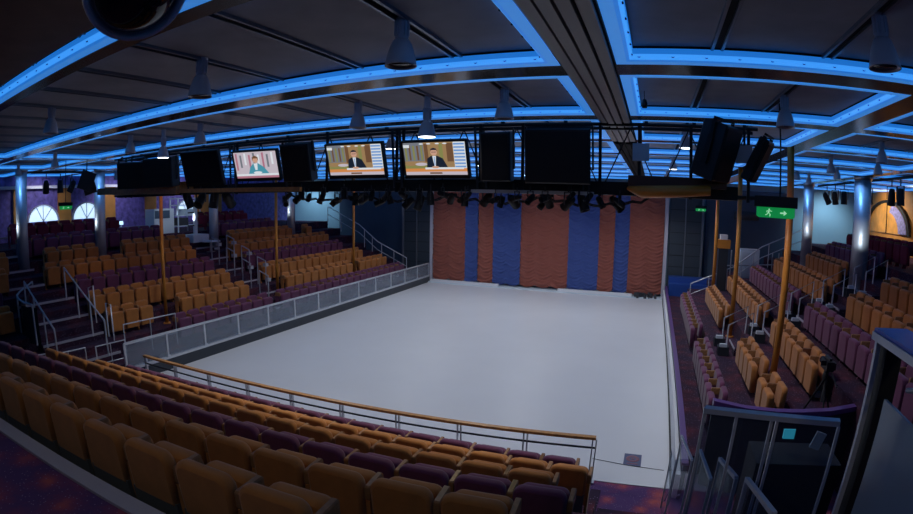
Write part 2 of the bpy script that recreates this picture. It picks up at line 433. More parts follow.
def stand(side, k, y0, y1, endlab, seclab, skip=()):
    """A run of seats of row k from y0 to y1 (counted from y0)."""
    n = int((y1 - y0) / PITCH + .05)
    X = (LX(k) - .33) if side < 0 else (RX(k) + .33)
    rz = -PI / 2 if side < 0 else PI / 2
    for i in range(n):
        y = y0 + PITCH * (i + .5)
        if any(abs(y - q) < .32 for q in skip): continue
        if k in (6, 7) and any(math.hypot(X - a_, y - b_) < .52 for a_, b_ in PILL): continue
        c = ROWC[k]
        seat(c, (X, y, TZ(k)), rz, '%s seat, %s from the %s, %s row up, %s' % (COLNAME[c], ORD[i + 1], endlab, ORD[k], seclab),
             '%s row of the %s' % (ORD[k], seclab), i == (n - 1 if side < 0 else 0) and False or i == (0 if side < 0 else n - 1))
LA = {1: (1.6, 6.1), 2: (-.3, 6.05), 3: (-.4, 6.0), 4: (-.4, 6.0), 5: (-1.1, 5.9), 6: (-.7, 5.8), 7: (-1.4, 5.6), 8: (-1.4, 3.6)}
LB = {1: (6.4, 16.6), 2: (7.2, 16.2), 3: (7.36, 15.3), 4: (7.36, 14.6), 5: (7.36, 14.5), 6: (7.6, 14.3), 7: (7.8, 12.2), 8: (7.8, 11.4)}
LC = {3: (-4.6, -2.9), 4: (-4.6, -2.7), 5: (-4.6, -2.35), 6: (-4.8, -1.45), 7: (-4.8, -2.6), 8: (-4.8, -2.6)}
for k in range(1, 9):
    stand(-1, k, *LA[k], 'corner stairs', 'barrier stand below the arches', (1.83,) if k == 2 else ())
    stand(-1, k, *LB[k], 'middle stairs', 'barrier stand towards the curtain', (7.26, 12.75) if k == 2 else ())
    if k in LC: stand(-1, k, *LC[k], 'hall corner', 'corner stand beyond the curved rail')
RA = {1: (7.2, 13.3), 2: (7.2, 13.3), 3: (6.9, 13.4), 4: (7.0, 13.5), 5: (6.75, 13.6), 6: (7.0, 11.9), 7: (7.4, 12.6), 8: (7.0, 12.8)}
RB = {1: (1.6, 6.1), 2: (.9, 5.2), 3: (1.45, 5.55), 4: (-1.0, 5.6), 5: (-1.6, 5.3), 6: (-1.6, 5.2), 7: (-1.6, 3.2), 8: (-1.6, 1.2)}
for k in range(1, 9):
    stand(1, k, *RA[k], 'cross aisle', 'exit-sign stand towards the curtain', (7.72, 12.9) if k == 2 else ())
    stand(1, k, *RB[k], 'camera corner', 'exit-sign stand before the cross aisle', (2.1,) if k == 2 else ())
print('SEATS', nseat)

# ------------------------------------------------------------------ ceiling
HB = lambda y: .05 if y < -5 else .19
BY = [-5.6, -3.03, -.38, 2.3, 4.95, 7.6, 10.25, 12.9, 15.55, 18.3]
CXN = {-16.4: 'along the arched wall', -11.85: 'above the barrier stand', -8.05: 'above the ice', 5.04: 'beside the grey beam', 8.4: 'above the exit-sign stand', 12.25: 'along the amber wall'}
CX = [(-16.4, -12.25), (-11.85, -8.4), (-8.05, 4.55), (5.04, 8.0), (8.4, 11.85), (12.25, 16.4)]
struct('ceiling', MB().box2((-17, -9.6, 5.82), (17, 18.6, 6.05)), M['ceil'], 'dark perforated ceiling panels between the blue coves', 'ceiling')
m = MB()
for y in BY: m.box2((-17, y - HB(y), 5.702 if y > -5 else 5.695), (17, y + (HB(y) if y > -5 else .11), 5.82))
for a, b in ((-12.25, -11.85), (-8.4, -8.05), (8.0, 8.4), (11.85, 12.25)):
    m.box2((a, -9.5, 5.7), (b, 18.5, 5.93))
struct('ceiling_beam', m, M['beamdark'], 'dark glossy beams crossing the ceiling between the blue coves', 'beam')
m = MB()
for i in range(4): m.box2((4.585 + i * .113, -9.5, 5.66 - (.01 if i in (1, 2) else 0)), (4.585 + i * .113 + .088, 2.1, 5.71))
m.box2((4.56, -9.5, 5.70), (5.03, 18.5, 5.93), 1)
for i in range(4): m.box2((4.585 + i * .113, 2.5, 5.66), (4.585 + i * .113 + .088, 18.4, 5.71), 1)  # far slats in near-black: shade beyond the truss painted in
struct('ceiling_beam_grey', m, [M['slat'], M['gap']], 'grey slatted beam running over the ice towards the curtain', 'beam')
PROF = [(0, 5.70), (.092, 5.70), (.120, 5.708), (.138, 5.727), (.148, 5.752), (.151, 5.80)]
nb = 0
for (x0, x1) in CX:
    for j in range(-1, len(BY) - 1):
        y0 = (BY[j] + (HB(BY[j]) if j else -.03)) if j >= 0 else -9.4
        y1 = BY[j + 1] - HB(BY[j + 1])
        m = MB(); rr = []
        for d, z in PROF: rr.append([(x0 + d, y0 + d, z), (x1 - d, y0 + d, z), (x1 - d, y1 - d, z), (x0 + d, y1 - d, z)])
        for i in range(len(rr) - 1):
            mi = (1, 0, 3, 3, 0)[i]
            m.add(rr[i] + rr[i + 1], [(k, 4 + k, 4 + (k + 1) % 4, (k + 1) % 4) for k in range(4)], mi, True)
        a = rr[-1]; b = [(p[0], p[1], 5.82) for p in a]
        m.add(a + b, [(k, 4 + k, 4 + (k + 1) % 4, (k + 1) % 4) for k in range(4)], 2)
        # bolts along the far and side bands
        if j >= -1 and -9 < x0 < 9 and j < 3:
            nx_ = max(2, int((x1 - x0 - .4) / .27))
            for i in range(nx_ + 1):
                X = x0 + .2 + (x1 - x0 - .4) * i / nx_
                m.lathe([(.0, .012), (.014, .010), (.016, 0)], (X, y1 - .140, 5.738), 8, 2, Matrix.Rotation(PI + .85, 3, 'X'))
            ny_ = max(2, int((y1 - y0 - .4) / .27))
            for i in range(ny_ + 1):
                Y = y0 + .2 + (y1 - y0 - .4) * i / ny_
                if y0 + 9 > 0:
                    m.lathe([(.0, .012), (.014, .010), (.016, 0)], (x0 + .143, Y, 5.738), 8, 2, Matrix.Rotation(PI + .85, 3, 'Y'))
                    m.lathe([(.0, .012), (.014, .010), (.016, 0)], (x1 - .143, Y, 5.738), 8, 2, Matrix.Rotation(PI - .85, 3, 'Y'))
        nb += 1
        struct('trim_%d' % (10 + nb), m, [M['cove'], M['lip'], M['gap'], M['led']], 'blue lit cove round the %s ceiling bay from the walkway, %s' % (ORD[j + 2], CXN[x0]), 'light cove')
        # panel joints
        if j < 5:
            jm = MB(); n0 = math.ceil((x0 + .4 - 3.635) / 1.035)
            X = 3.635 + 1.035 * n0
            if x0 == 5.04: X = 5.90
            if x0 > 8: X = x0 + 1.07
            while X < x1 - .35:
                jm.box2((X - .055, y0 + .14, 5.79), (X - .03, y1 - .14, 5.822)); jm.box2((X + .03, y0 + .14, 5.79), (X + .055, y1 - .14, 5.822))
                jm.box2((X - .03, y0 + .14, 5.812), (X + .03, y1 - .14, 5.821), 1)
                X += 1.035 if x0 != 5.04 else .98
            struct('ceiling_joint', jm, [M['joint'], M['gap']], 'metal joint strips of the %s ceiling bay from the walkway, %s' % (ORD[j + 2], CXN[x0]), 'ceiling joint')
# brown soffit over the walkway
struct('ceiling_soffit', MB().box2((-8.0, -9.4, 5.74), (4.5, -5.9, 5.815)), M['soffit'], 'brown soffit in the near ceiling corner beside the dome', 'soffit')

# ------------------------------------------------------------------ bell lamps
lamp_body = MB()
lamp_body.lathe([(.0, 0), (.06, 0), (.062, -.02), (.05, -.03), (.05, -.17), (.056, -.18), (.056, -.2)], n=16)
for i in range(10):
    a = 2 * PI * i / 10; lamp_body.box((.055 * math.cos(a), .055 * math.sin(a), -.1), (.02, .006, .14), 0, Matrix.Rotation(a, 3, 'Z'))
LB_ME = lamp_body.mesh('housing', [M['lamp']])
LS_ME = MB().lathe([(.05, -.2), (.07, -.212), (.088, -.245), (.106, -.30), (.120, -.36), (.129, -.41), (.134, -.435), (.126, -.435), (.11, -.37), (.06, -.28)], n=24).mesh('bell_shade', [M['lamp']])
LBULB = MB().lathe([(.0, -.425), (.1, -.425), (.1, -.42), (0, -.41)], n=20).mesh('lens', [M['lens']])
LLIT = MB().lathe([(.0, -.437), (.122, -.437), (.122, -.42), (0, -.41)], n=20).mesh('lens', [M['bulb']])
BS = 1.
def bell(x, y, label, lit=False, drop=0., rod=.0):
    t = thing('bell_lamp', label, 'pendant lamp', (5.34 + (x - 5.34) * BS, -7.59 + (y + 7.59) * BS, 5.822 - drop), 0, 'bell lamps under the ceiling joints'); t.scale = (.86,) * 3
    for nm, me in (('housing', LB_ME), ('bell_shade', LS_ME), ('lens', LLIT if lit else LBULB)):
        o = bpy.data.objects.new(nm, me); COL.objects.link(o); o.parent = t
    if drop: MB().tube([(0, 0, drop + .02), (0, 0, -.02)], .048 if drop > .1 else .02, 0, 12).build('stem', M['lamp'], t)
    return t
bell(3.635, -4.43, 'large unlit bell lamp hanging left of the grey slatted beam, nearest row')
bell(6.91, -4.44, 'large bell lamp nearest the top right corner of the picture')
bell(1.59, -4.53, 'unlit bell lamp above and between the first screens and the glass barrier')
bell(-1.55, -4.7, 'bell lamp beside the near end of the brown soffit, far from the screens')
bell(1.58, -1.79, 'small unlit bell lamp above the middle screen')
bell(2.6, -1.77, 'lit bell lamp glowing white just above the screen nearest the curtain centre', True, .17)
bell(3.64, -1.89, 'unlit bell lamp above the narrow black loudspeaker')
bell(6.9, -1.72, 'bell lamp beside the top of the orange pole with the exit sign')
bell(-2.59, -1.95, 'lit bell lamp glowing white above the two angled black boxes', True, .17)
bell(-3.66, -2.02, 'unlit bell lamp next to the lit one above the black boxes')
bell(-1.59, -1.88, 'unlit bell lamp above the blank flat screen')
bell(9.5, 1.08, 'bell lamp just above the wide pillar, higher of two')
bell(10.52, 3.42, 'bell lamp just above the wide pillar, lower of two')
bell(10.48, 6.06, 'bell lamp between the two pillars of the exit-sign stand')
bell(9.58, 4.09, 'bell lamp above the one between the exit-sign pillars')
bell(9.76, 7.65, 'far bell lamp next to the orange pole, upper')
bell(10.62, 9.16, 'far bell lamp above the thinner pillar')
bell(-7.59, -2, 'bell lamp over the corner stairs next to the green exit sign')
bell(-10.9, -1.9, 'bell lamp at the edge of the picture beyond the corner stairs')

# ------------------------------------------------------------------ pillars, poles
for i, (x, y, lab) in enumerate(((-12, -1.4, 'steel pillar by the corner stairs, nearest the edge of the picture'), (-12, 1.78, 'steel pillar between the two lit arches'),
                     (-12, 7.53, 'steel pillar behind the white cabinets and the middle stairs'), (-12, 12.9, 'steel pillar in front of the pale blue far wall'),
                     (12, 7.7, 'wide steel pillar in front of the orange arch, lit at its foot'), (12, 13.5, 'thinner steel pillar before the blue wall beyond the exit sign'))):
    t = thing('steel_pillar', lab, 'pillar', (x, y, TZ(6) if abs(x) < 12.1 else 2.5), 0, 'round steel pillars of the hall'); t['kind'] = 'structure'
    z0 = TZ(6); z1 = 5.71
    r = .205 if x < 0 else (.28 if y < 10 else .225)
    MB().lathe([(0, 0), (r, 0), (r, z1 - z0), (0, z1 - z0)], n=28).build('shaft', M['pillar'], t)
    MB().lathe([(r, 0), (r + .04, 0), (r + .04, .08), (r, .09)], n=28).build('base_ring', M['steel'], t)
    MB().lathe([(r, z1 - z0 - .1), (r + .03, z1 - z0 - .1), (r + .03, z1 - z0), (r, z1 - z0)], n=28).build('top_ring', M['steel'], t)
for (x, y, zb, zt, lab) in ((-8.0, 1.83, TZ(2), 5.7, 'orange pole rising from the barrier stand nearest the corner stairs'), (-8.0, 7.26, TZ(2), 5.7, 'orange pole below the screens by the middle stairs'),
                       (-8.0, 12.75, TZ(2), 5.7, 'orange pole at the curtain end of the barrier stand'),
                       (8.02, 2.1, TZ(2), 5.7, 'tall orange pole rising beside the green exit sign'), (8.0, 7.72, TZ(2), 5.7, 'orange pole in the middle of the exit-sign stand'), (8.0, 12.9, TZ(2), 5.7, 'orange pole nearest the slate panels and curtain')):
    t = thing('support_pole', lab, 'pole', (x, y, zb), 0, 'orange support poles')
    rr = .058 if x < 0 else .07
    MB().lathe([(0, 0), (rr, 0), (rr, zt - zb), (0, zt - zb)], n=16).build('shaft', M['orange'], t)
    MB().lathe([(rr, 0), (.13, 0), (.13, .03), (rr + .01, .04)], n=16).build('base_flange', M['orange'], t)
o = MB().bar((8.0, 7.8, 5.42), (8.0, 12.85, 5.42), .12, .16).build('cross_bar', M['orange']); tag(o, 'orange bar bridging the two far poles of the exit-sign stand', 'bar')

# ------------------------------------------------------------------ left glass barrier
def barrier(x, y0, y1, side, label):
    t = thing('glass_barrier', label, 'barrier', (x, y0, 0))
    L = y1 - y0
    MB().box2((-.06, 0, 0), (.06, L, .30)).build('kick_board', M['dash'], t)
    MB().box2((-.075, 0, .30), (.075, L, .36)).build('ledge', M['railwhite'], t)
    n = round(L / 1.37); 
    for i in range(n):
        a = L * i / n; b = L * (i + 1) / n
        MB().box2((-.012, a + .03, .37), (.012, b - .03, .98)).build('glass_pane', M['dashglass'], t)
    for i in range(n + 1):
        y = L * i / n
        p = MB().box((0, y, .68), (.05, .055, .66)); p.box((0, y, .375), (.11, .1, .03)); p.build('post', M['railwhite'], t)
    MB().box2((-.035, 0, .98), (.035, L, 1.03)).build('top_rail', M['railwhite'], t)
    return t
barrier(-6.16, -.95, 17.3, -1, 'long glass panelled barrier with pale posts along the ice')
t = thing('glass_barrier', 'low barrier seen edge-on between the ice and the purple seats', 'barrier', (6.16, -.3, 0))
MB().box2((-.03, 0, 0), (.05, 17.6, .45)).build('kick_board', M['white'], t); MB().box2((-.06, 0, 0), (-.03, 17.6, .04)).build('edge_strip', M['black'], t)
MB().box2((.06, 0, 0), (.12, 17.6, .62)).build('back_board', M['dash'], t)
MB().box2((.03, 0, .62), (.14, 17.6, .66)).build('top_rail', M['ledgepurple'], t)

# ------------------------------------------------------------------ near wooden handrail
t = thing('wooden_handrail', 'wood topped handrail on steel posts in front of the first row', 'handrail', (0, 0, 0))
def rl(x): return (-.085 + .076 * (x - 4.9) - .0035 * (x - 4.9) ** 2 * 0)
P0, P1 = -5.35, 4.78
m = MB(); m.bar((P0, rl(P0), .84), (P1, rl(P1), .84), .09, .045); m.build('top_rail', M['handwood'], t)
for xx in [-5.3 + i * 1.118 for i in range(10)]:
    y = rl(xx)
    for dx in (-.03, .03): pass
    p = MB(); p.box((xx - .03, y, .42), (.018, .05, .80)); p.box((xx + .03, y, .42), (.018, .05, .80)); p.box((xx, y, .02), (.14, .1, .02)); p.build('post', M['steel'], t)
MB().bar((P0, rl(P0), .66), (P1, rl(P1), .66), .02, .03).build('lower_rail', M['darkgrey'], t)

# ------------------------------------------------------------------ truss with screens and speakers
TY = -.4
t = thing('lighting_truss', 'black lighting truss hung across the near end of the ice', 'truss', (0, TY, 4.62))
for zz, yy, nm in ((.0, .3, 'bottom_chord'), (.98, .3, 'top_chord'), (.98, .7, 'top_chord'), (.0, .7, 'bottom_chord')):
    MB().tube([(-7.6, yy, zz + .05), (6.9, yy, zz + .05)], .028, 0, 8).build(nm, M['black'], t)
MB().box2((-7.4, .26, -.0), (6.6, .74, .19)).build('catwalk_tray', M['black'], t)
m = MB()
k = 0; X = -7.6
while X < 6.8:
    z0, z1 = (.05, 1.03) if k % 2 else (1.03, .05)
    m.tube([(X, .7, z0), (X + .45, .7, z1)], .011, 0, 6)
    X += .45; k += 1
m.build('lattice', M['black'], t)
for x in (-6.9, -6.6, -4.15, -2.45, -1.02, -.12, 1.3, 1.42, 2.75, 3.42, 4.58, 5.15, 5.9, 6.75):
    MB().bar((x, .25, -.02), (x, .25, 1.04), .045, .03).build('upright', M['black'], t)
for x in (-7.2, -6.2, -5.0, -3.6, -2.2, -1.1, -.16, 1.07, 1.97, 3.09, 4.06, 5.25, 5.95, 6.7):
    MB().bar((x, .3, 1.03), (x, .3, 1.09), .05, .05).build('hanger', M['black'], t)
for i, x in enumerate((-2.5, -.95, 1.36, 2.8)):
    l = MB()
    for dx in (-.07, .07): l.bar((x + dx, .2, .05), (x + dx - .06, .2, 1.0), .03, .03)
    for q in range(5): l.bar((x - .07 - .012 * q,   .19, .15 + q * .19), (x + .07 - .012 * q,   .19, .15 + q * .19), .02, .02)
    l.build('ladder_frame', M['darkgrey'], t)
MB().box2((2.65, .12, -.02), (4.5, .24, .03)).build('pale_rail', M['railwhite'], t)
MB().box2((-7.3, .2, .06), (-3.9, .25, .3)).build('fascia_board', M['handwood'], t)

def tilt(ax, a): return Matrix.Rotation(a, 3, ax)
def scr_colors(n, c, s): return mat(n, (.02, .02, .02), .3, emit=c, es=s * .8)
SC = dict(skin=scr_colors('screen_skin', (.75, .42, .30), .9), suit=scr_colors('screen_suit', (.012, .02, .04), .9), white=scr_colors('screen_white', (.8, .85, .9), 1.),
          tan=scr_colors('screen_tan', (.42, .26, .12), .9), brown=scr_colors('screen_brown', (.20, .10, .05), .9), blue=scr_colors('screen_blue', (.18, .36, .75), 1.), orange=scr_colors('screen_orange', (.75, .28, .08), 1.),
          pale=scr_colors('screen_pale', (.62, .55, .62), 1.), teal=scr_colors('screen_teal', (.08, .34, .45), 1.), grey=scr_colors('screen_grey', (.22, .24, .28), .9), green=scr_colors('screen_green', (.30, .30, .10), .9), pink=scr_colors('screen_pink', (.55, .22, .30), .9))
SK = list(SC)
def television(x, z, label, kind, yaw=0., W=1.06, H=.60, tl=.36):
    t = thing('television', label, 'television', (x, TY - .14, z), yaw)
    t.rotation_euler = (tl, 0, yaw)
    if kind is None: t.location.y -= .16
    c = MB(); c.box((0, .05, 0), (W, .07, H)); c.box((0, .10, 0), (W * .6, .05, H * .6)); 
    for a, b in (((0, .005, H / 2 - .012), (W, .03, .025)), ((0, .005, -H / 2 + .03), (W, .03, .06)), ((-W / 2 + .014, .005, 0), (.028, .03, H)), ((W / 2 - .014, .005, 0), (.028, .03, H))): c.box(a, b)
    c.build('casing', M['cabinetblack'], t)
    if kind is None: 
        MB().box((0, .013, .02), (W - .06, .004, H - .09)).build('screen', M['lens'], t); return t
    s = MB(); w_, h_ = W - .06, H - .085; zc = .018; lay = [0]
    def q(u0, v0, u1, v1, col):
        lay[0] += 1
        y = .012 - lay[0] * .0004
        s.add([((u - .5) * w_, y, zc + (v - .5) * h_) for u, v in ((u0, v0), (u1, v0), (u1, v1), (u0, v1))], [(0, 1, 2, 3)], SK.index(col))
    def poly(pts, col):
        lay[0] += 1
        y = .012 - lay[0] * .0004
        s.add([((u - .5) * w_, y, zc + (v - .5) * h_) for u, v in pts], [tuple(range(len(pts)))], SK.index(col))
    def ell(u, v, a, b, col): poly([(u + a * math.cos(i * PI / 7), v + b * math.sin(i * PI / 7)) for i in range(14)], col)
    if kind == 'desk':
        q(0, 0, 1, 1, 'tan')
        q(0, .42, .33, 1, 'grey')
        for i in range(5): q(.02 + i * .065, .45, .05 + i * .065, .9, 'brown' if i % 2 else 'green')
        q(.0, .84, .10, .93, 'white'); q(.34, .4, .40, .95, 'brown'); q(.58, .38, .64, .95, 'green'); q(.70, .4, .80, .96, 'brown')
        for u in (.30, .42, .56, .68): ell(u, .95, .035, .022, 'white')
        q(.81, .18, 1, 1, 'white')
        for i in range(8): q(.815, .22 + i * .098, .985, .27 + i * .098, 'blue')
        q(0, .16, .40, .36, 'green'); ell(.1, .34, .1, .06, 'tan'); ell(.27, .33, .1, .05, 'pale')
        poly([(.36, .22), (.38, .5), (.44, .58), (.55, .58), (.63, .50), (.70, .22)], 'suit')
        poly([(.465, .58), (.525, .58), (.505, .26), (.485, .26)], 'white'); q(.488, .3, .502, .55, 'blue')
        ell(.495, .69, .055, .10, 'skin'); poly([(.44, .71), (.45, .80), (.495, .83), (.54, .80), (.55, .71), (.535, .76), (.455, .76)], 'suit'); q(.455, .69, .535, .705, 'suit')
        q(.0, .10, 1, .2, 'orange'); q(.33, .17, .95, .23, 'white'); ell(.5, .235, .06, .035, 'skin'); q(0, .0, 1, .1, 'pale'); q(.4, .03, .6, .08, 'brown')
    else:
        q(0, 0, 1, 1, 'pale')
        for i in range(9): q(.03 + i * .105, .3 + .1 * (i % 3), .075 + i * .105, .95 - .07 * (i % 2), ('pink', 'grey', 'white')[i % 3])
        poly([(.30, .16), (.36, .42), (.44, .55), (.56, .55), (.68, .40), (.78, .16)], 'teal'); poly([(.45, .55), (.54, .55), (.52, .3), (.47, .3)], 'white')
        ell(.50, .68, .06, .11, 'skin'); poly([(.43, .62), (.43, .78), (.5, .85), (.57, .78), (.57, .62), (.55, .74), (.45, .74)], 'brown')
        q(0, .08, 1, .16, 'white'); q(0, 0, 1, .08, 'pink'); ell(.52, .2, .1, .05, 'white')
    s.build('screen', [SC[k_] for k_ in SK], t)
    return t
television(-1.52, 5.12, 'lit screen showing a person in a teal top, beside the blank screen', 'teal', .2, 1.02, .60)
television(.73, 5.11, 'lit screen showing a newsreader, next to the square black loudspeaker', 'desk', .1)
television(2.16, 5.09, 'lit screen showing a newsreader, directly below a lit bell lamp', 'desk', .04)
television(-2.95, 5.13, 'blank dark screen on the truss beside the two angled boxes', None, .2, 1.0, .74)
def speaker(x, z, w_, h_, d, label, yaw=0., tl=.1, nm='loudspeaker', y=None):
    t = thing(nm, label, 'loudspeaker', (x, (TY - .16) if y is None else y, z)); t.rotation_euler = (tl, 0, yaw)
    rr = []
    for yy, ins in ((-d / 2, .02), (-d / 2 + .02, 0), (d / 2 - .02, 0), (d / 2, .02)):
        a, b = w_ / 2 - ins, h_ / 2 - ins; k_ = 1 - .12 * (yy + d / 2) / d
        rr.append([(-a * k_, yy, -b), (a * k_, yy, -b), (a * k_, yy, b), (-a * k_, yy, b)])
    MB().rings(rr[::-1], 0, False).build('cabinet', M['cabinetblack'], t)
    MB().box((0, -d / 2 - .006, -.01), (w_ - .06, .012, h_ - .08)).build('grille', M['black'], t)
    b = MB(); b.box((-w_ / 2 - .012, 0, 0), (.02, .08, h_ * .5)); b.box((w_ / 2 + .012, 0, 0), (.02, .08, h_ * .5)); b.bar((-w_ / 2 - .012, 0, h_ / 2 + .05), (w_ / 2 + .012, 0, h_ / 2 + .05), .05, .03)
    b.box((-w_ / 2 - .012, 0, h_ * .37), (.02, .05, h_ * .35)); b.box((w_ / 2 + .012, 0, h_ * .37), (.02, .05, h_ * .35)); b.build('bracket', M['black'], t)
    return t
speaker(-.43, 5.14, .60, .66, .30, 'squarish black loudspeaker between two lit screens', .1, .26)
speaker(3.16, 5.12, .44, .70, .34, 'narrow black loudspeaker between a lit screen and the largest black box', .03)
speaker(4.05, 5.13, .92, .76, .34, 'largest black box on the truss, over the blue curtain stripe', 0)
speaker(-5.4, 5.12, .84, .60, .4, 'outer of two angled black boxes over the fascia board', .6, .12, y=-.78)
speaker(-4.38, 5.13, .84, .64, .4, 'inner of two angled black boxes next to the blank screen', .3, .12, y=-.70)
speaker(6.22, 5.26, .50, .76, .40, 'large tilted black loudspeaker at the truss end above the orange pipe', .95, .32)
speaker(6.80, 5.17, .34, .62, .16, 'slim slanted black loudspeaker behind the large tilted one', 1.1, .5)
for (x, z, a, lab) in ((5.18, 5.21, 0, 'pale flat panel hanging beside the grey slatted beam'), (6.62, 5.24, -.4, 'small pale panel wedged between the two tilted loudspeakers'), (-6.75, 5.2, .3, 'pale upright panel at the far truss end by the angled boxes')):
    t = thing('reflector_panel', lab, 'panel', (x, TY - .1, z), a)
    MB().box((0, 0, 0), (.23, .02, .24)).build('sheet', M['cabwhite'], t); MB().bar((0, .02, .1), (0, .02, .4), .03, .02).build('arm', M['black'], t)
# orange pipes at both truss ends
t = thing('orange_pipe_fascia', 'orange half-round fascia under the truss end near the slate panels', 'fascia', (0, 0, 0))
MB().tube([(5.0, -.3, 4.72), (5.2, -.42, 4.67), (5.6, -.48, 4.69), (6.15, -.46, 4.73)], .07, 0, 12, True, [.03, .085, .085, .07]).build('pipe', mat('bright_orange', (.80, .30, .04), .4), t)
MB().box2((5.0, -.36, 4.76), (6.4, -.17, 4.90)).build('board', mat('dark_red_board', (.10, .03, .02), .4), t)
o = MB().bar((-7.6, -.62, 4.80), (-3.9, -.60, 4.72), .10, .17).bar((-3.9, -.6, 4.70), (-.4, -.55, 4.66), .07, .08).build('orange_rail', M['handwood']); tag(o, 'orange brown rail running under the angled boxes and blank screen', 'rail')
# stage lamps
can = MB(); can.lathe([(0, .16), (.05, .16), (.075, .10), (.08, 0), (.085, -.14), (.09, -.15), (.075, -.15), (.07, -.05), (0, -.04)], n=14)
CAN = can.mesh('can', [M['black']])
yk = MB(); yk.box((-.1, 0, .08), (.012, .03, .24)); yk.box((.1, 0, .08), (.012, .03, .24)); yk.box((0, 0, .2), (.21, .03, .012)); yk.tube([(0, 0, .2), (0, 0, .32)], .015, 0, 6)
YOKE = yk.mesh('yoke', [M['darkgrey']])
LENS = MB().lathe([(.0, -.10), (.072, -.10)], n=14).mesh('lens', [M['lens']])
def par(x, y, z, rx, rz, label, group, sc=1.):
    t = thing('stage_lamp', label, 'stage lamp', (x, y, z), rz, group); t.scale = (sc,) * 3
    h = bpy.data.objects.new('can', CAN); COL.objects.link(h); h.parent = t; h.rotation_euler = (rx, 0, 0)
    l = bpy.data.objects.new('lens', LENS); COL.objects.link(l); l.parent = h
    y_ = bpy.data.objects.new('yoke', YOKE); COL.objects.link(y_); y_.parent = t
N = 24
for i in range(N):
    x = -1.0 + i * .255 + random.uniform(-.08, .08)
    par(x, TY + random.uniform(.05, .6), 4.45 + random.uniform(-.03, .06), random.uniform(-1.2, 1.2), random.uniform(-1.6, 1.6), 'black stage lamp under the truss, %s counting from the teal screen' % ORD[i + 1], 'stage lamps under the truss', random.uniform(.55, .85))
for i in range(20):
    x = -.9 + i * .3 + random.uniform(-.1, .1)
    par(x, TY + random.uniform(-.02, .18), 4.53 + random.uniform(-.04, .05), random.uniform(-1.4, 1.4), random.uniform(-1.6, 1.6), 'small front stage lamp under the truss, %s counting from the teal screen' % ORD[i + 1], 'small front stage lamps under the truss', random.uniform(.45, .62))
for j, (a, b) in enumerate(((-1.0, .8), (.6, 2.4), (2.2, 3.9), (3.7, 5.3))):
    pts = [(a + (b - a) * q / 14, TY + .2 + .05 * math.sin(q * 1.7 + j), 4.60 - .13 * math.sin(PI * q / 14) ** .7 - .025 * math.sin(q * 2.3 + j)) for q in range(15)]
    o = MB().tube(pts, .012, 0, 6).tube([(p[0], p[1] + .02, p[2] - .02) for p in pts], .010, 0, 6).build('cable_loom', M['black']); tag(o, 'black cable loom sagging under the truss, %s from the teal screen' % ORD[j + 1], 'cable', 'cable looms under the truss')
for i in range(4):
    par(-3.9 + i * .45, TY + .1, 4.5, random.uniform(-1, 1), random.uniform(-1, 1), 'black stage lamp below the blank screen, %s from the angled boxes' % ORD[i + 1], 'stage lamps below the blank screen', 1.2)
for i, (x, y, z) in enumerate(((-13.05, 0.0, 5.14), (-13.05, .6, 5.14), (-13.05, 1.1, 5.14))):
    par(x, y, z, .5 - i * .5, 1.2 - i, 'dark stage lamp hung near the exit sign, %s from the edge pillar' % ORD[i + 1], 'stage lamps beside the corner exit sign', 1.45)
t = thing('loudspeaker', 'ragged dark loudspeaker cluster hung between exit sign and truss end', 'loudspeaker', (-9.0, -.3, 5.1), 1.1)
MB().box((0, 0, .05), (.45, .4, .55), 0, tilt('Y', .35)).build('cabinet', M['cabinetblack'], t); MB().box((.1, .1, -.18), (.4, .36, .3), 0, tilt('Y', -.3)).build('horn', M['black'], t); MB().tube([(0, 0, .2), (0, 0, .6)], .02, 0, 6).build('stem', M['black'], t)
for i, (x, y) in enumerate(((12.7, 13.0), (12.7, 12.0), (12.6, 11.0), (12.6, 9.5), (12.7, 8.7), (12.6, 6.9), (12.6, 6.3))):
    par(12.65, y, 5.14, .6 - .3 * (i % 4), -1.3 + .5 * (i % 3), 'dark stage lamp above the maroon seats, %s from the thin pillar' % ORD[i + 1], 'stage lamps above the maroon seats', 1.5)
o = MB().tube([(12.65, 5.5, 5.66), (12.65, 14.2, 5.66)], .04, 0, 8).build('lamp_bar', M['black']); tag(o, 'black pipe carrying stage lamps above the maroon seats', 'bar')
o = MB().tube([(-13.05, -1.2, 5.66), (-13.05, 1.6, 5.66)], .04, 0, 8).build('lamp_bar', M['black']); tag(o, 'black pipe carrying stage lamps by the edge pillar', 'bar')
# hanging mic and cable
t = thing('hanging_microphone', 'small dark microphone hanging on a wire beside the grey slatted beam', 'microphone', (5.25, -1.6, 5.62))
MB().lathe([(0, 0), (.03, .0), (.035, .05), (.02, .1), (0, .1)], n=10).build('body', M['black'], t); MB().tube([(0, 0, .1), (0, 0, .3)], .005, 0, 5).build('wire', M['black'], t)

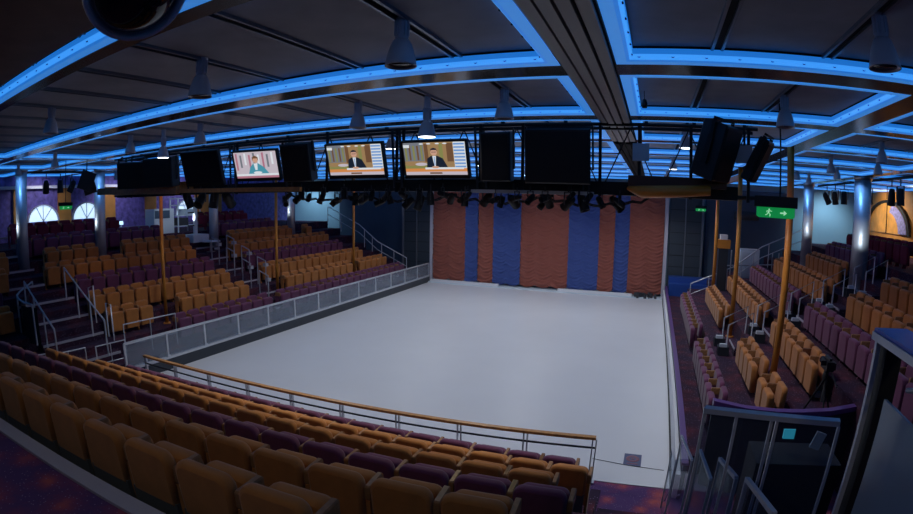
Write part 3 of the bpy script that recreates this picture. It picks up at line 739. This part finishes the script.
# ------------------------------------------------------------------ exit signs
def exit_sign(loc, rz, w_, hang, label, rod):
    t = thing('exit_sign', label, 'exit sign', loc, rz)
    h_ = w_ * .26
    MB().box2((-w_ / 2 - .03, -.05, 0), (w_ / 2 + .03, .05, w_ * .27)).build('housing', M['cabinetblack'], t)
    rr = []
    for y in (-.02, .02):
        rr.append([(-w_ / 2, y, 0), (-w_ / 2, y, -h_ + .02), (-w_ / 2 + .03, y, -h_), (w_ / 2 - .03, y, -h_), (w_ / 2, y, -h_ + .02), (w_ / 2, y, 0)])
    MB().rings(rr, 0, False).build('lit_panel', M['green'], t)
    s = h_ * .8; y = -.024
    p = MB(); p2 = MB()
    def q(pts, cx, p=p): p.add([(cx + a * s, y, -h_ / 2 + b * s) for a, b in pts], [tuple(range(len(pts)))])
    cx = -w_ * .18
    q([(.04 + .1 * math.cos(i * PI / 4) * .9, .36 + .1 * math.sin(i * PI / 4)) for i in range(8)], cx)
    q([(-.12, -.02), (.06, -.06), (.12, .22), (-.06, .24)], cx); q([(-.12, -.02), (.0, -.04), (-.2, -.28), (-.42, -.34), (-.42, -.26), (-.24, -.2)], cx); q([(-.02, -.02), (.06, -.06), (.24, -.2), (.2, -.46), (.1, -.46), (.12, -.22)], cx)
    q([(.1, .22), (.3, .1), (.42, .16), (.4, .22), (.3, .18), (.1, .3)], cx); q([(-.06, .24), (-.26, .2), (-.3, .02), (-.22, .02), (-.18, .14), (-.02, .16)], cx)
    cx = w_ * .2
    q([(-.4, -.08), (.05, -.08), (.05, -.3), (.45, 0), (.05, .3), (.05, .08), (-.4, .08)], cx, p2)
    p.build('running_figure', M['signwhite'], t); p2.build('arrow', M['signwhite'], t)
    for x in rod: MB().tube([(x, 0, w_ * .27), (x, 0, hang)], .02 if w_ > .5 else .012, 0, 6).build('hanger', M['cabinetblack'], t)
    return t
exit_sign((6.88, -1.35, 4.55), -.2, .48, 1.30, 'large green exit sign hanging beside the tall orange pole', (.05,))
exit_sign((-9.6, -.75, 4.46), .95, .40, 1.4, 'small green exit sign between the two lit arches', (.0,))
exit_sign((7.75, 17.3, 4.42), 0, .5, .9, 'tiny green exit sign above the slate panels by the curtain', (.0,))

# ------------------------------------------------------------------ side walls: arches, panels
def arch(side, y, r, zb, zt, label, lit, half=False):
    x = side * 16.55
    t = thing('arched_window' if lit else 'arched_opening', label, 'arch', (x, y, zb)); t['kind'] = 'structure'
    n = 20; pts = [(r * math.cos(PI * i / n), (zt - zb) * math.sin(PI * i / n)) for i in range(n + 1)]
    fr = MB(); oo = [(0, a * 1.1, b * 1.08) for a, b in pts]; ii = [(0, a, b) for a, b in pts]
    for p in range(n):
        A = [oo[p], oo[p + 1], ii[p + 1], ii[p]]
        X = -side * .12
        vs = [(0, *v[1:]) for v in A] + [(X, *v[1:]) for v in A]
        fr.add(vs, [(4, 5, 6, 7), (0, 1, 5, 4), (2, 3, 7, 6)])
    fr.build('arch_frame', M['archframe'] if lit else M['black'], t)
    g = MB(); ctr = (-side * .02, 0, 0)
    g.add([(-side * .02, a, b) for a, b in pts], [tuple(range(n + 1))])
    g.build('pane' if lit else 'painted_panel', M['arch'] if lit else mat('amber_panel', (.75, .36, .08), .5, var=.25, vscale=2), t)
    mu = MB()
    for a in ((.5,) if not lit else (.33, .66, .5)):
        i = int(n * a); mu.bar((-side * .05, 0, 0), (-side * .05, pts[i][0], pts[i][1]), .03, .03)
    mu.build('glazing_bar', M['archframe'] if lit else M['black'], t)
    return t
arch(-1, 1.26, .72, 3.85, 4.5, 'lit white arched window beside the edge pillar', True)
arch(-1, 3.5, .72, 3.85, 4.52, 'lit white arched window beside the small exit sign', True)
arch(-1, 9.6, .8, 3.75, 4.5, 'lit white arched window behind the pillar at the middle stairs', True)
arch(1, 15.0, 2.25, 3.92, 5.25, 'large amber arch on the orange wall above the maroon seats', False)
o = MB().add([(16.5 - (.06 if i % 2 else 0) * 0 - .04, 15.0 - 2.15 * math.cos(a) , 3.95 + 1.24 * math.sin(a)) for i, a in enumerate([x * PI / 24 for x in range(0, 11)])] + [(16.46, 15.0 - 1.35 * math.cos(a), 3.95 + .9 * math.sin(a)) for a in [x * PI / 24 for x in range(0, 11)]],
             [(i, i + 1, 12 + i, 11 + i) for i in range(10)]).build('curved_inlay', mat('violet_inlay', (.32, .30, .62), .5, var=.4, vscale=9)); tag(o, 'violet patterned inlay curving inside the amber arch', 'inlay')
for i, (y, lab) in enumerate(((.15, 'orange wall panel beside the edge pillar'), (2.35, 'orange wall panel above the small exit sign'), (4.75, 'orange wall panel beside the second pillar'), (7.2, 'orange wall panel above the white cabinets'), (11.1, 'wide orange wall panel behind the orange pole by the middle stairs'))):
    W = .32 if i < 4 else .95
    o = MB().box2((-16.6, y - W, 3.7), (-16.46, y + W, 5.2)).build('wall_panel', M['wallorange']); tag(o, lab, 'wall panel', 'orange panels on the arched wall')
struct('trim_4', MB().box2((-16.6, -2, 5.2), (-16.2, 14, 5.32)), M['white'], 'pale cornice strip along the top of the arched wall', 'trim')
m = MB()
for k in range(13):
    m.box((-16.1, -.5 + k * .85, 3.45), (.3, .3, .25))
struct('trim_5', MB().box2((-16.35, -2, 3.3), (-16.0, 12, 3.36)), M['joint'], 'narrow counter shelf under the lit arches', 'shelf')
random.seed(11)
for k in range(9):
    y = .2 + k * .62
    t = thing('table_lamp', 'small glowing table lamp on the shelf, %s from the edge pillar' % ORD[k + 1], 'lamp', (-16.1, y, 3.36), 0, 'small lamps on the shelf under the arches')
    MB().lathe([(0, 0), (.06, 0), (.02, .03), (.015, .12)], n=10).build('base', M['steel'], t)
    MB().lathe([(.05, .12), (.11, .12), (.09, .27), (.04, .27)], n=12).build('lamp_shade', mat('glowing_shade_%d' % k, (.7, .85, .95), .5, emit=(.5, .78, 1), es=1.4 if k % 3 else .6), t)

# white cabinets and equipment behind the barrier stand
t = thing('equipment_cabinet', 'pale white cabinet behind the maroon seats at the middle stairs', 'cabinet', (-13.6, 5.7, TZ(8)))
MB().box2((-.35, -.55, 0), (.35, .55, 1.05)).build('body', M['cabwhite'], t); MB().box2((.35, -.5, .65), (.37, .3, .98)).build('dark_panel', M['wallnavy'], t); MB().box2((.35, -.5, .06), (.365, -.02, .6)).build('door', M['cabwhite'], t); MB().box2((.35, .02, .06), (.365, .5, .6)).build('door', M['cabwhite'], t)
t = thing('equipment_rack', 'open pale equipment rack with dark shelves beside the white cabinet', 'rack', (-13.5, 6.95, TZ(8)))
for a in (-.5, .5):
    for b in (-.3, .3): MB().bar((b, a, 0), (b, a, 1.45), .05, .05).build('post', M['cabwhite'], t)
for z in (.25, .7, 1.15, 1.45): MB().box2((-.33, -.53, z), (.33, .53, z + .04)).build('shelf', M['cabwhite'], t)
MB().box2((-.28, -.4, .29), (.28, .1, .62)).build('device', M['darkgrey'], t); MB().box2((-.28, -.1, .74), (.28, .42, 1.0)).build('device', M['cabwhite'], t)
t = thing('stage_lift', 'white lifting mast with dark arms standing at the middle stairs', 'lift', (-12.35, 6.75, TZ(7)))
MB().box2((-.4, -.45, 0), (.4, .45, .32)).build('base', M['cabwhite'], t); MB().box2((-.07, -.07, .32), (.07, .07, 1.55)).build('mast', M['cabwhite'], t)
for z in (.7, 1.25): MB().bar((0, -.4, z), (0, .4, z), .05, .05).build('arm', M['black'], t)
t = thing('round_table', 'low pale round table with folded cloths at the middle stairs', 'table', (-11.5, 6.9, TZ(6)))
MB().lathe([(0, .42), (.42, .42), (.42, .46), (0, .46)], n=24).build('table_top', M['cabwhite'], t); MB().lathe([(.2, 0), (.05, .04), (.04, .42)], n=14).build('pedestal', M['steel'], t)
# equipment at the far end of the exit-sign stand
t = thing('equipment_cabinet', 'pale cabinet on the landing behind the orange crossed poles', 'cabinet', (9.9, 15.6, TZ(4)))
MB().box2((-.45, -.35, 0), (.45, .35, 1.25)).build('body', M['cabwhite'], t); MB().box2((-.4, -.37, .1), (-.02, -.35, 1.15)).build('door', M['cabwhite'], t); MB().box2((.02, -.37, .1), (.4, -.35, 1.15)).build('door', M['cabwhite'], t)
t = thing('piping_frame', 'steel pipe frame standing beside the pale landing cabinet', 'frame', (8.9, 15.0, TZ(3)))
for x in (-.5, -.2, .1, .4, 2.0, 2.3): MB().tube([(x, 0, 0), (x, 0, 1.6)], .03, 0, 8).build('upright', M['steel'], t)
MB().tube([(-.5, 0, .9), (2.3, 0, 1.1)], .025, 0, 8).build('crosspiece', M['steel'], t)
o = MB().lathe([(0, -.6), (.2, -.6), (.22, 0), (.2, .6), (0, .6)], (10.0, 17.2, 4.2), 16, 0, tilt('Y', PI / 2)).build('ventilation_drum', M['darkgrey']); tag(o, 'dark drum on the navy wall behind the exit sign', 'drum')
t = thing('speaker_box', 'orange box with a white cloth on top at the far pole', 'box', (8.45, 13.9, TZ(3)))
MB().box2((-.28, -.2, 1.75), (.28, .2, 2.1)).box2((-.2, -.15, 0), (.2, .15, 1.75), 1).build('body', [M['orange'], M['dash']], t); MB().box((.0, 0, 2.2), (.3, .3, .2)).build('cloth', M['cloth'], t)

# ------------------------------------------------------------------ rails
def loop_rail(name, pts, r, label, cat='handrail', posts=(), mt='railwhite', zf=0.):
    t = thing(name, label, cat, (pts[0][0], pts[0][1], zf)); o = Vector((pts[0][0], pts[0][1], zf))
    MB().tube([Vector(p) - o for p in pts], r, 0, 8).build('rail', M[mt], t)
    for p in posts:
        MB().tube([Vector((p[0], p[1], p[3])) - o, Vector(p[:3]) - o], r, 0, 8).build('post', M[mt], t)
    return t
# middle stairs of the barrier stand: post pairs with a flat bracket
for k in range(2, 6):
    for j, y in enumerate((6.3, 7.15)):
        if k == 2 and j == 1: continue
        z = TZ(k); x = LX(k) + .15
        t = thing('stair_handrail', 'pale stair rail on the %s side of the middle stairs, %s row up' % (('corner', 'curtain')[j], ORD[k]), 'handrail', (x, y, z), 0, 'rails of the middle stairs')
        MB().tube([(.2, 0, 0), (.2, 0, .95)], .022, 0, 8).build('post', M['railgrey'], t); MB().tube([(-.25, 0, .0), (-.25, 0, 1.1)], .022, 0, 8).build('post', M['railgrey'], t)
        MB().tube([(.2, 0, .95), (-.25, 0, 1.1)], .022, 0, 8).build('rail', M['railgrey'], t); MB().box((.2, 0, .8), (.16, .16, .12)).build('bracket', M['railgrey'], t)
# stair steps
m = MB()
for k in range(1, 8):
    m.box2((LX(k) - .6, 6.2, TZ(k) - .05), (LX(k) - .12, 7.25, TZ(k) + .2)); m.box2((LX(k) - .135, 6.2, TZ(k) + .15), (LX(k) - .115, 7.25, TZ(k) + .205), 1)
    m.box2((LX(k) - .7, -2.5, TZ(k) - .05), (LX(k) - .12, -1.15 if k > 4 else -.5, TZ(k) + .2)); m.box2((LX(k) - .135, -2.5, TZ(k) + .14), (LX(k) - .11, -1.15 if k > 4 else -.5, TZ(k) + .205), 1)
    m.box2((RX(k) + .12, 5.65, TZ(k) - .05), (RX(k) + .6, 6.6, TZ(k) + .2)); m.box2((RX(k) + .115, 5.65, TZ(k) + .15), (RX(k) + .135, 6.6, TZ(k) + .205), 1)
struct('floor_stairs', m, [M['tier'], M['nosing']], 'carpeted aisle steps with pale nosings climbing the side stands', 'stairs')
# cross aisle of the exit-sign stand: sloped loops with small blocks
for k in range(2, 7):
    for j, y in enumerate((5.72, 6.6)):
        z = TZ(k); x = RX(k)
        t = thing('stair_handrail', 'pale looped rail on the %s side of the cross aisle, %s row up' % (('camera', 'curtain')[j], ORD[k]), 'handrail', (x, y, z), 0, 'rails of the cross aisle')
        MB().tube([(-.1, 0, 0), (-.1, 0, .8), (.55, 0, 1.15), (.55, 0, .35)], .022, 0, 8).build('rail', M['railwhite'], t); MB().box((-.18, 0, .12), (.3, .26, .24)).build('base_block', M['dash'], t); MB().box((-.2, -.1, .28), (.2, .1, .08)).build('light_box', M['cabwhite'], t)
# far ends of both stands: descending stair rails by the slate panels
def stair_end(side, y, lab):
    t = thing('stair_handrail', lab, 'handrail', (side * 8.2, y, 0))
    pts = [(side * (-1.0), 0, 1.3), (side * .8, 0, 2.1), (side * 2.0, 0, 3.0), (side * 4.2, 0, 4.0)]
    MB().tube(pts, .025, 0, 8).build('rail', M['railwhite'], t)
    MB().tube([(p[0], p[1], p[2] - .45) for p in pts], .018, 0, 8).build('rail', M['railwhite'], t)
    for i in range(8):
        u = i / 7 * 3; a = int(min(u, 2.999)); f = u - a; p = Vector(pts[a]).lerp(Vector(pts[a + 1]), f)
        MB().tube([p - Vector((0, 0, 1.0)), p], .02, 0, 8).build('post', M['railwhite'], t)
stair_end(-1, 16.7, 'pale stair rail climbing past the slate panels at the barrier end')
stair_end(1, 14.2, 'pale stair rail climbing past the slate panels beyond the far poles')

# corner stairs: curved rail, handrails and guard frames
loop_rail('curved_guard_rail', [(-10.9, -1.55, 2.22), (-10.2, -2.05, 2.2), (-9.6, -2.45, 2.2), (-9.1, -2.75, 2.18), (-8.7, -2.86, 2.15), (-8.3, -2.85, 2.1), (-8.0, -2.7, 2.05)], .028, 'curved pale guard rail at the top of the corner stairs', posts=((-9.1, -2.75, 2.18, 1.15), (-8.0, -2.7, 2.05, 1.0), (-10.9, -1.55, 2.22, 1.6)), zf=1.1)
t = thing('curved_screen', 'dark curved screen below the pale curved guard rail', 'screen', (-8.6, -2.72, 1.0))
m = MB(); pp = [(-1.9, .9), (-1.1, .4), (-.5, .05), (-.1, -.05), (.3, -.03), (.6, .12)]
for i in range(5): m.add([(pp[i][0], pp[i][1], 0), (pp[i + 1][0], pp[i + 1][1], 0), (pp[i + 1][0], pp[i + 1][1], .95), (pp[i][0], pp[i][1], .95)], [(0, 1, 2, 3)], 0, True); m.add([(pp[i][0], pp[i][1] + .03, 0), (pp[i + 1][0], pp[i + 1][1] + .03, 0), (pp[i + 1][0], pp[i + 1][1] + .03, .95), (pp[i][0], pp[i][1] + .03, .95)], [(3, 2, 1, 0)], 0, True)
m.build('sheet', M['dash'], t)
for i, (a, b, lab) in enumerate((((-7.0, -1.0, 1.5), (-9.4, -1.0, 2.7), 'long sloping handrail on the seat side of the corner stairs'), ((-7.2, -2.45, 1.5), (-9.2, -2.45, 2.5), 'long sloping handrail on the curved rail side of the corner stairs'))):
    loop_rail('stair_handrail', [a, b], .025, lab, posts=tuple((a[0] + (b[0] - a[0]) * f, a[1], a[2] + (b[2] - a[2]) * f, a[2] + (b[2] - a[2]) * f - .95) for f in (0, .33, .66, 1)), zf=a[2] - .95)
loop_rail('stair_handrail', [(-7.6, -.42, .7), (-7.6, -.42, 1.75), (-7.9, -.42, 1.75), (-7.9, -.42, .8)], .022, 'short pale upright loop rail before the second orange row', zf=.7)
loop_rail('stair_handrail', [(-8.45, -.5, .9), (-8.45, -.5, 2.2), (-8.8, -.5, 2.1), (-8.8, -.5, 1.0)], .022, 'tall pale upright loop rail before the third orange row', zf=.9)
def guard(a, b, z0, h_, lab, mids=1):
    a = Vector((*a, z0)); b = Vector((*b, z0)); t = thing('guard_rail', lab, 'guard rail', a)
    d = b - a; u = Vector((0, 0, h_))
    MB().tube([(0, 0, 0), u, d + u, d], .022, 0, 8).build('frame', M['railwhite'], t)
    for i in range(mids): MB().tube([u * ((i + 1) / (mids + 1)), d + u * ((i + 1) / (mids + 1))], .016, 0, 8).build('mid_rail', M['railwhite'], t)
    n = 2
    for i in range(1, n): MB().tube([d * i / n, d * i / n + u], .014, 0, 8).build('post', M['railwhite'], t)
guard((-7.1, -.35), (-7.0, 1.45), .1, 1.15, 'pale guard rail in front of the orange rows next to the barrier end')
guard((-7.0, -2.75), (-6.9, -1.75), .0, .95, 'pale guard rail at the foot of the corner stairs')
guard((-6.9, -3.9), (-6.7, -3.0), .1, 1.0, 'pale guard rail by the grey low wall near the first row end')
guard((-6.75, -1.5), (-6.7, -.6), .0, .95, 'pale guard rail between corner stairs and barrier end')
o = MB().box2((-7.6, -4.6, 0), (-7.5, -2.8, .85)).build('low_wall', M['wallnavy']); tag(o, 'grey low wall behind the pale guard rail in the hall corner', 'low wall')
m = MB(); m.lathe([(0, 0), (.24, 0), (.28, .2), (.25, .45), (.22, .6), (.12, .66), (0, .64)], (-7.25, -2.3, -.01), 12); o = m.build('waste_bag', M['cloth']); tag(o, 'pale wrinkled bag standing at the foot of the corner stairs', 'bag')

# ------------------------------------------------------------------ near right corner
t = thing('landing_guard_rail', 'metal framed glass guard rail on the near landing', 'guard rail', (5.67, -5.30, 2.58))
def ln(f): return Vector((.63 * f, -.16 * f, 0))
MB().bar(ln(0) + Vector((0, 0, 1.01)), ln(1) + Vector((0, 0, 1.04)), .045, .025).build('top_rail', M['railwhite'], t)
for f in (0, .24, .5, .54, 1.0): MB().bar(ln(f), ln(f) + Vector((0, 0, 1.02)), .014, .014).build('post', M['railwhite'], t)
for a, b in ((.01, .23), (.25, .49), (.55, .99)): 
    p, q = ln(a), ln(b); MB().add([p, q, q + Vector((0, 0, 1.0)), p + Vector((0, 0, 1.0)), p + Vector((0, .012, 0)), q + Vector((0, .012, 0)), q + Vector((0, .012, 1.0)), p + Vector((0, .012, 1.0))], [(0, 1, 2, 3), (7, 6, 5, 4), (0, 4, 5, 1), (2, 6, 7, 3), (0, 3, 7, 4), (1, 5, 6, 2)]).build('glass_pane', M['clear'], t)
# stepped stair balustrade
steps = [(-1.15, -1.95, 1.30, 1.55), (-2.08, -3.36, 1.95, 2.31), (-3.73, -4.49, 2.6, 2.76), (-4.64, -5.2, 3.0, 3.18), (-5.42, -5.95, 3.3, 3.45)]
for i, (y0, y1, z0, z1) in enumerate(steps):
    t = thing('stair_balustrade', '%s glass stair panel with metal edge, climbing from the ice to the landing' % ('lowest', 'second lowest', 'middle', 'second highest', 'highest')[i], 'balustrade', (5.92, y0, z0 - .95), 0, 'stepped glass panels of the near stairs')
    dy = y1 - y0; dz = z1 - z0
    MB().add([(x, y, z) for x in (-.006, .006) for y, z in ((0, 0), (dy, dz), (dy, dz + .95), (0, .95))], [(0, 1, 2, 3), (7, 6, 5, 4), (0, 4, 5, 1), (1, 5, 6, 2), (2, 6, 7, 3), (3, 7, 4, 0)]).build('glass_pane', M['clear'], t)
    MB().bar((0, 0, .95), (0, dy, dz + .95), .022, .022).build('edge_rail', M['railwhite'], t); MB().bar((0, dy, dz), (0, dy, dz + .95), .02, .02).build('post', M['railwhite'], t); MB().bar((0, 0, 0), (0, 0, .95), .02, .02).build('post', M['railwhite'], t)
    MB().bar((.03, .02, .1), (.03, dy * .5, .55), .015, .015).build('brace', M['steel'], t)
# stair flight itself
m = MB()
for i in range(14):
    z = .05 + i * .185; y = -.9 - i * .37
    m.box2((5.0, y - .37, -.1), (5.85, y, z))
struct('floor_stairs_near', m, M['tier'], 'dark carpeted stair flight down to the ice beside the last seats', 'stairs')
# blue and brown storage under the landing
for i, (x, y, z, w_, c, lab) in enumerate(((6.25, -3.6, .0, .5, 'bluepanel', 'blue crate stored below the near landing, nearest the stair glass'), (6.75, -4.3, .0, .5, 'bluepanel', 'blue crate stored below the near landing, nearest the tall frame'))):
    t = thing('storage_crate', lab, 'crate', (x, y, z)); MB().box2((-w_ / 2, -.3, 0), (w_ / 2, .3, 1.5)).build('body', M[c], t); MB().box2((-w_ / 2 - .02, -.32, 1.5), (w_ / 2 + .02, .32, 1.56)).build('lid', M[c], t)
# tall frame at the picture edge
t = thing('glass_screen', 'tall glass screen with blue cap at the edge of the near landing', 'screen', (6.45, -5.39, 2.58))
MB().box2((-.012, -.012, 0), (.012, .012, 1.42)).build('post', M['railwhite'], t); MB().box2((.03, -.05, 0), (.12, .03, 1.42)).build('post_core', M['black'], t); MB().box2((.11, -.02, 0), (.125, -.0, 1.4)).build('post_trim', M['railwhite'], t)
MB().box2((-.02, -1.2, 1.42), (.16, .02, 1.455)).build('cap', M['bluepaint'], t); MB().box2((-.03, -1.2, 1.405), (-.02, .02, 1.44)).build('cap_edge', M['railwhite'], t)
MB().box2((.02, -1.2, .05), (.035, -.14, 1.18)).build('glass_pane', M['frost'], t)
MB().tube([(.1, -.2, 1.24), (.1, -.35, 1.29), (.1, -.6, 1.40)], .012, 0, 8).build('grab_rail', M['railwhite'], t)
struct('floor_landing', MB().box2((5.95, -6.2, 2.35), (9.5, -5.0 - .6, 2.575)), M['carpet'], 'dark carpet landing under the tall glass screen', 'floor')
# purple ledge
t = thing('curved_ledge', 'purple topped curved ledge behind the landing guard rail', 'ledge', (0, 0, 0))
pts = [(6.6, .32), (7.1, .08), (7.6, .0), (8.04, .02), (8.6, .12), (9.3, .4)]
m = MB(); mm = MB()
for i in range(5):
    (a, b), (c, d) = pts[i], pts[i + 1]
    m.prism([(a, b - .07), (c, d - .07), (c, d + .07), (a, b + .07)], 1.44, 1.52); mm.prism([(a, b - .04), (c, d - .04), (c, d + .04), (a, b + .04)], -.1, 1.44)
m.build('cap', M['ledgepurple'], t); mm.build('wall', M['dash'], t)
# video camera on tripod
t = thing('video_camera', 'black video camera on a tripod in front of the orange seats', 'camera', (8.62, .72, TZ(3)))
for a in (0.5, 2.6, 4.7): MB().tube([(0, 0, .72), (.32 * math.cos(a), .32 * math.sin(a), 0)], .018, 0, 6).build('leg', M['black'], t)
MB().lathe([(.05, .68), (.06, .74), (.04, .86), (0, .86)], n=10).build('head', M['black'], t)
m = MB(); m.box((0, 0, .95), (.14, .34, .16)); m.box((0, .0, 1.06), (.05, .26, .04)); m.box((.09, -.06, .95), (.05, .16, .12)); m.build('body', M['cabinetblack'], t)
MB().lathe([(0, 0), (.06, 0), (.065, .12), (.05, .14), (.0, .12)], (0, .17, .95), 14, 0, tilt('X', -PI / 2)).build('lens', M['lens'], t); MB().bar((.05, -.1, .86), (.05, -.5, .72), .02, .02).build('pan_handle', M['black'], t); MB().box((-.12, -.1, 1.0), (.1, .02, .08)).build('viewfinder', M['black'], t)
t = thing('control_desk', 'dark control desk with a small lit screen behind the landing rail', 'desk', (7.35, -1.9, 0))
MB().box2((-.5, -.3, 0), (.6, .3, 1.72)).build('body', M['black'], t); MB().box((-.05, .1, 1.93), (.15, .03, .12)).build('screen', M['camlcd'], t); MB().box((.3, -.05, 1.92), (.14, .02, .22), 0, tilt('Y', .3)).build('paper_sheet', M['paper'], t)

# dome at the top edge
t = thing('ceiling_dome', 'glossy black dome with chrome rim hanging at the top edge', 'dome', (3.86, -6.72, 5.21))
AX = (CAM + Vector((0, 0, -.6)) - Vector((3.86, -6.72, 5.21))).to_track_quat('Z', 'Y').to_matrix()
MB().lathe([(0, .13), (.05, .125), (.10, .10), (.14, .055), (.155, 0), (0, -.02)], n=36, R=AX).build('dome', M['glossblack'], t)
MB().lathe([(.155, .0), (.165, .03), (.18, .03), (.186, 0), (.18, -.04), (.155, -.03)], n=36, R=AX).build('rim', mat('rim_pale', (.78, .82, .9), .25), t)
MB().lathe([(.17, -.03), (.15, -.16), (.08, -.24), (0, -.25)], n=28, R=AX).tube([(0, 0, 0), (0, 0, .5)], .03, 0, 10).build('housing', M['cabinetblack'], t)

# ------------------------------------------------------------------ lights
def spot(loc, tgt, e, col, ang=1.2, blend=.6, r=.08):
    l = bpy.data.lights.new('spot', 'SPOT'); l.energy = e; l.color = col; l.spot_size = ang; l.spot_blend = blend; l.shadow_soft_size = r
    o = bpy.data.objects.new('spot_light', l); COL.objects.link(o); o.location = loc
    o.rotation_euler = (Vector(tgt) - Vector(loc)).to_track_quat('-Z', 'Y').to_euler(); return o
COOL = (.91, .955, 1.); WARM = (1., .72, .42); AMB = (1., .47, .40); BLUE = (.25, .5, 1.)
# added lit bell lamps beyond the truss, hidden from view, lighting the ice
k = 0
for x in (-4.4, .55, 5.9):
    for y in (1.0, 6.2, 11.5, 14.2):
        k += 1
        bell(5.34 + (x - 5.34) / BS, -7.59 + (y + 7.59) / BS, 'lit bell lamp over the ice, %s of those behind the truss' % ORD[k], True)
        spot((x, y, 5.40), (x, y, 0), (150 if x < 5 else 175), COOL, 2.5, .5, .1)
spot((2.46, -1.6, 5.2), (2.46, -1.4, 0), 40, COOL, 2.2, .8, .1)
spot((-2.89, -1.9, 5.2), (-2.89, -1.9, 0), 40, COOL, 2.2, .8, .1)
# amber spots on the stands
for y in (1, 5, 9.5, 13.5):
    spot((-6.8, y, 5.4), (-9.8, y, 1.6), 28, AMB, 1.9, .8, .1)
    spot((6.6, y, 5.4), (9.8, y, 1.6), 34, AMB, 1.9, .8, .1)
spot((-.5, -.5, 4.35), (-.9, -2.4, 1.2), 125, (1, .86, .46), 1.7, .9, .08)
spot((-3.4, -.5, 4.35), (-4.2, -2.6, 1.2), 90, (1, .86, .46), 1.4, .9, .08)
spot((3.2, -.5, 4.35), (2.6, -2.5, 1.2), 95, (1, .86, .46), 1.6, .9, .08)
for y, z, e in ((.6, 2.3, 40), (4.9, 2.3, 40), (10.5, 2.3, 25)): spot((-7.0, y, 5.5), (-10.7, y, z), e, WARM, .5, .9, .06)
for y in (8.5, 3.0): spot((6.8, y, 5.5), (10.6, y, 2.4), 35, WARM, .5, .9, .06)
# added bell lamps above the walkway, out of view, filling the near seats
for k, (x, y) in enumerate(((-3.0, -6.95), (.8, -7.15), (3.2, -7.3), (7.4, -7.9))):
    bell(5.34 + (x - 5.34) / BS, -7.59 + (y + 7.59) / BS, 'lit bell lamp above the carpet walkway, %s from the hall corner' % ORD[k + 1], True)
    spot((x, y, 5.32), (x, y + 1.6, 2.5), (2, 7, 11, 13)[k], (1, .86, .56), 2.6, .7, .1)
# pillar uplights
for x, y in ((-12, -1.4), (-12, 1.78), (-12, 7.53), (-12, 12.9), (12, 7.7), (12, 13.5)):
    s = -1 if x > 0 else 1
    spot((x - .5, y - 1.1, TZ(6) + 1.35), (x, y, TZ(6) + 1.75), 42, (.8, .92, 1), 1.0, .9, .05)
    spot((x + s * .5, y - .45, 5.55), (x, y, 4.9), 26, (.15, .42, 1), 1.3, .8, .05)
# curtain and back wall washers
for x in (-14.5, 14.5): spot((x, 16.6, 5.5), (x, 18.5, 3.2), 230, (.55, .82, 1), 2.0, .9, .15)
for x in (-4, 0, 4): spot((x, 13.6, 5.4), (x, 17.5, 2.0), 50, (.9, .92, 1), 1.5, .8, .1)
spot((-11.6, 5.2, 5.5), (-13.6, 6.4, 3.4), 70, (.8, .92, 1), 1.0, .8, .08)  # added spot brightening the white cabinets
# added spots brightening the side walls
for y in (1, 5, 9): spot((-15.0, y, 5.5), (-16.5, y, 4.3), 60, (.8, .8, 1), 1.9, .8, .1)
for y in (10, 14.6): spot((14.4, y, 5.5), (16.5, y, 4.4), 300, (1, .88, .7), 1.9, .8, .1)
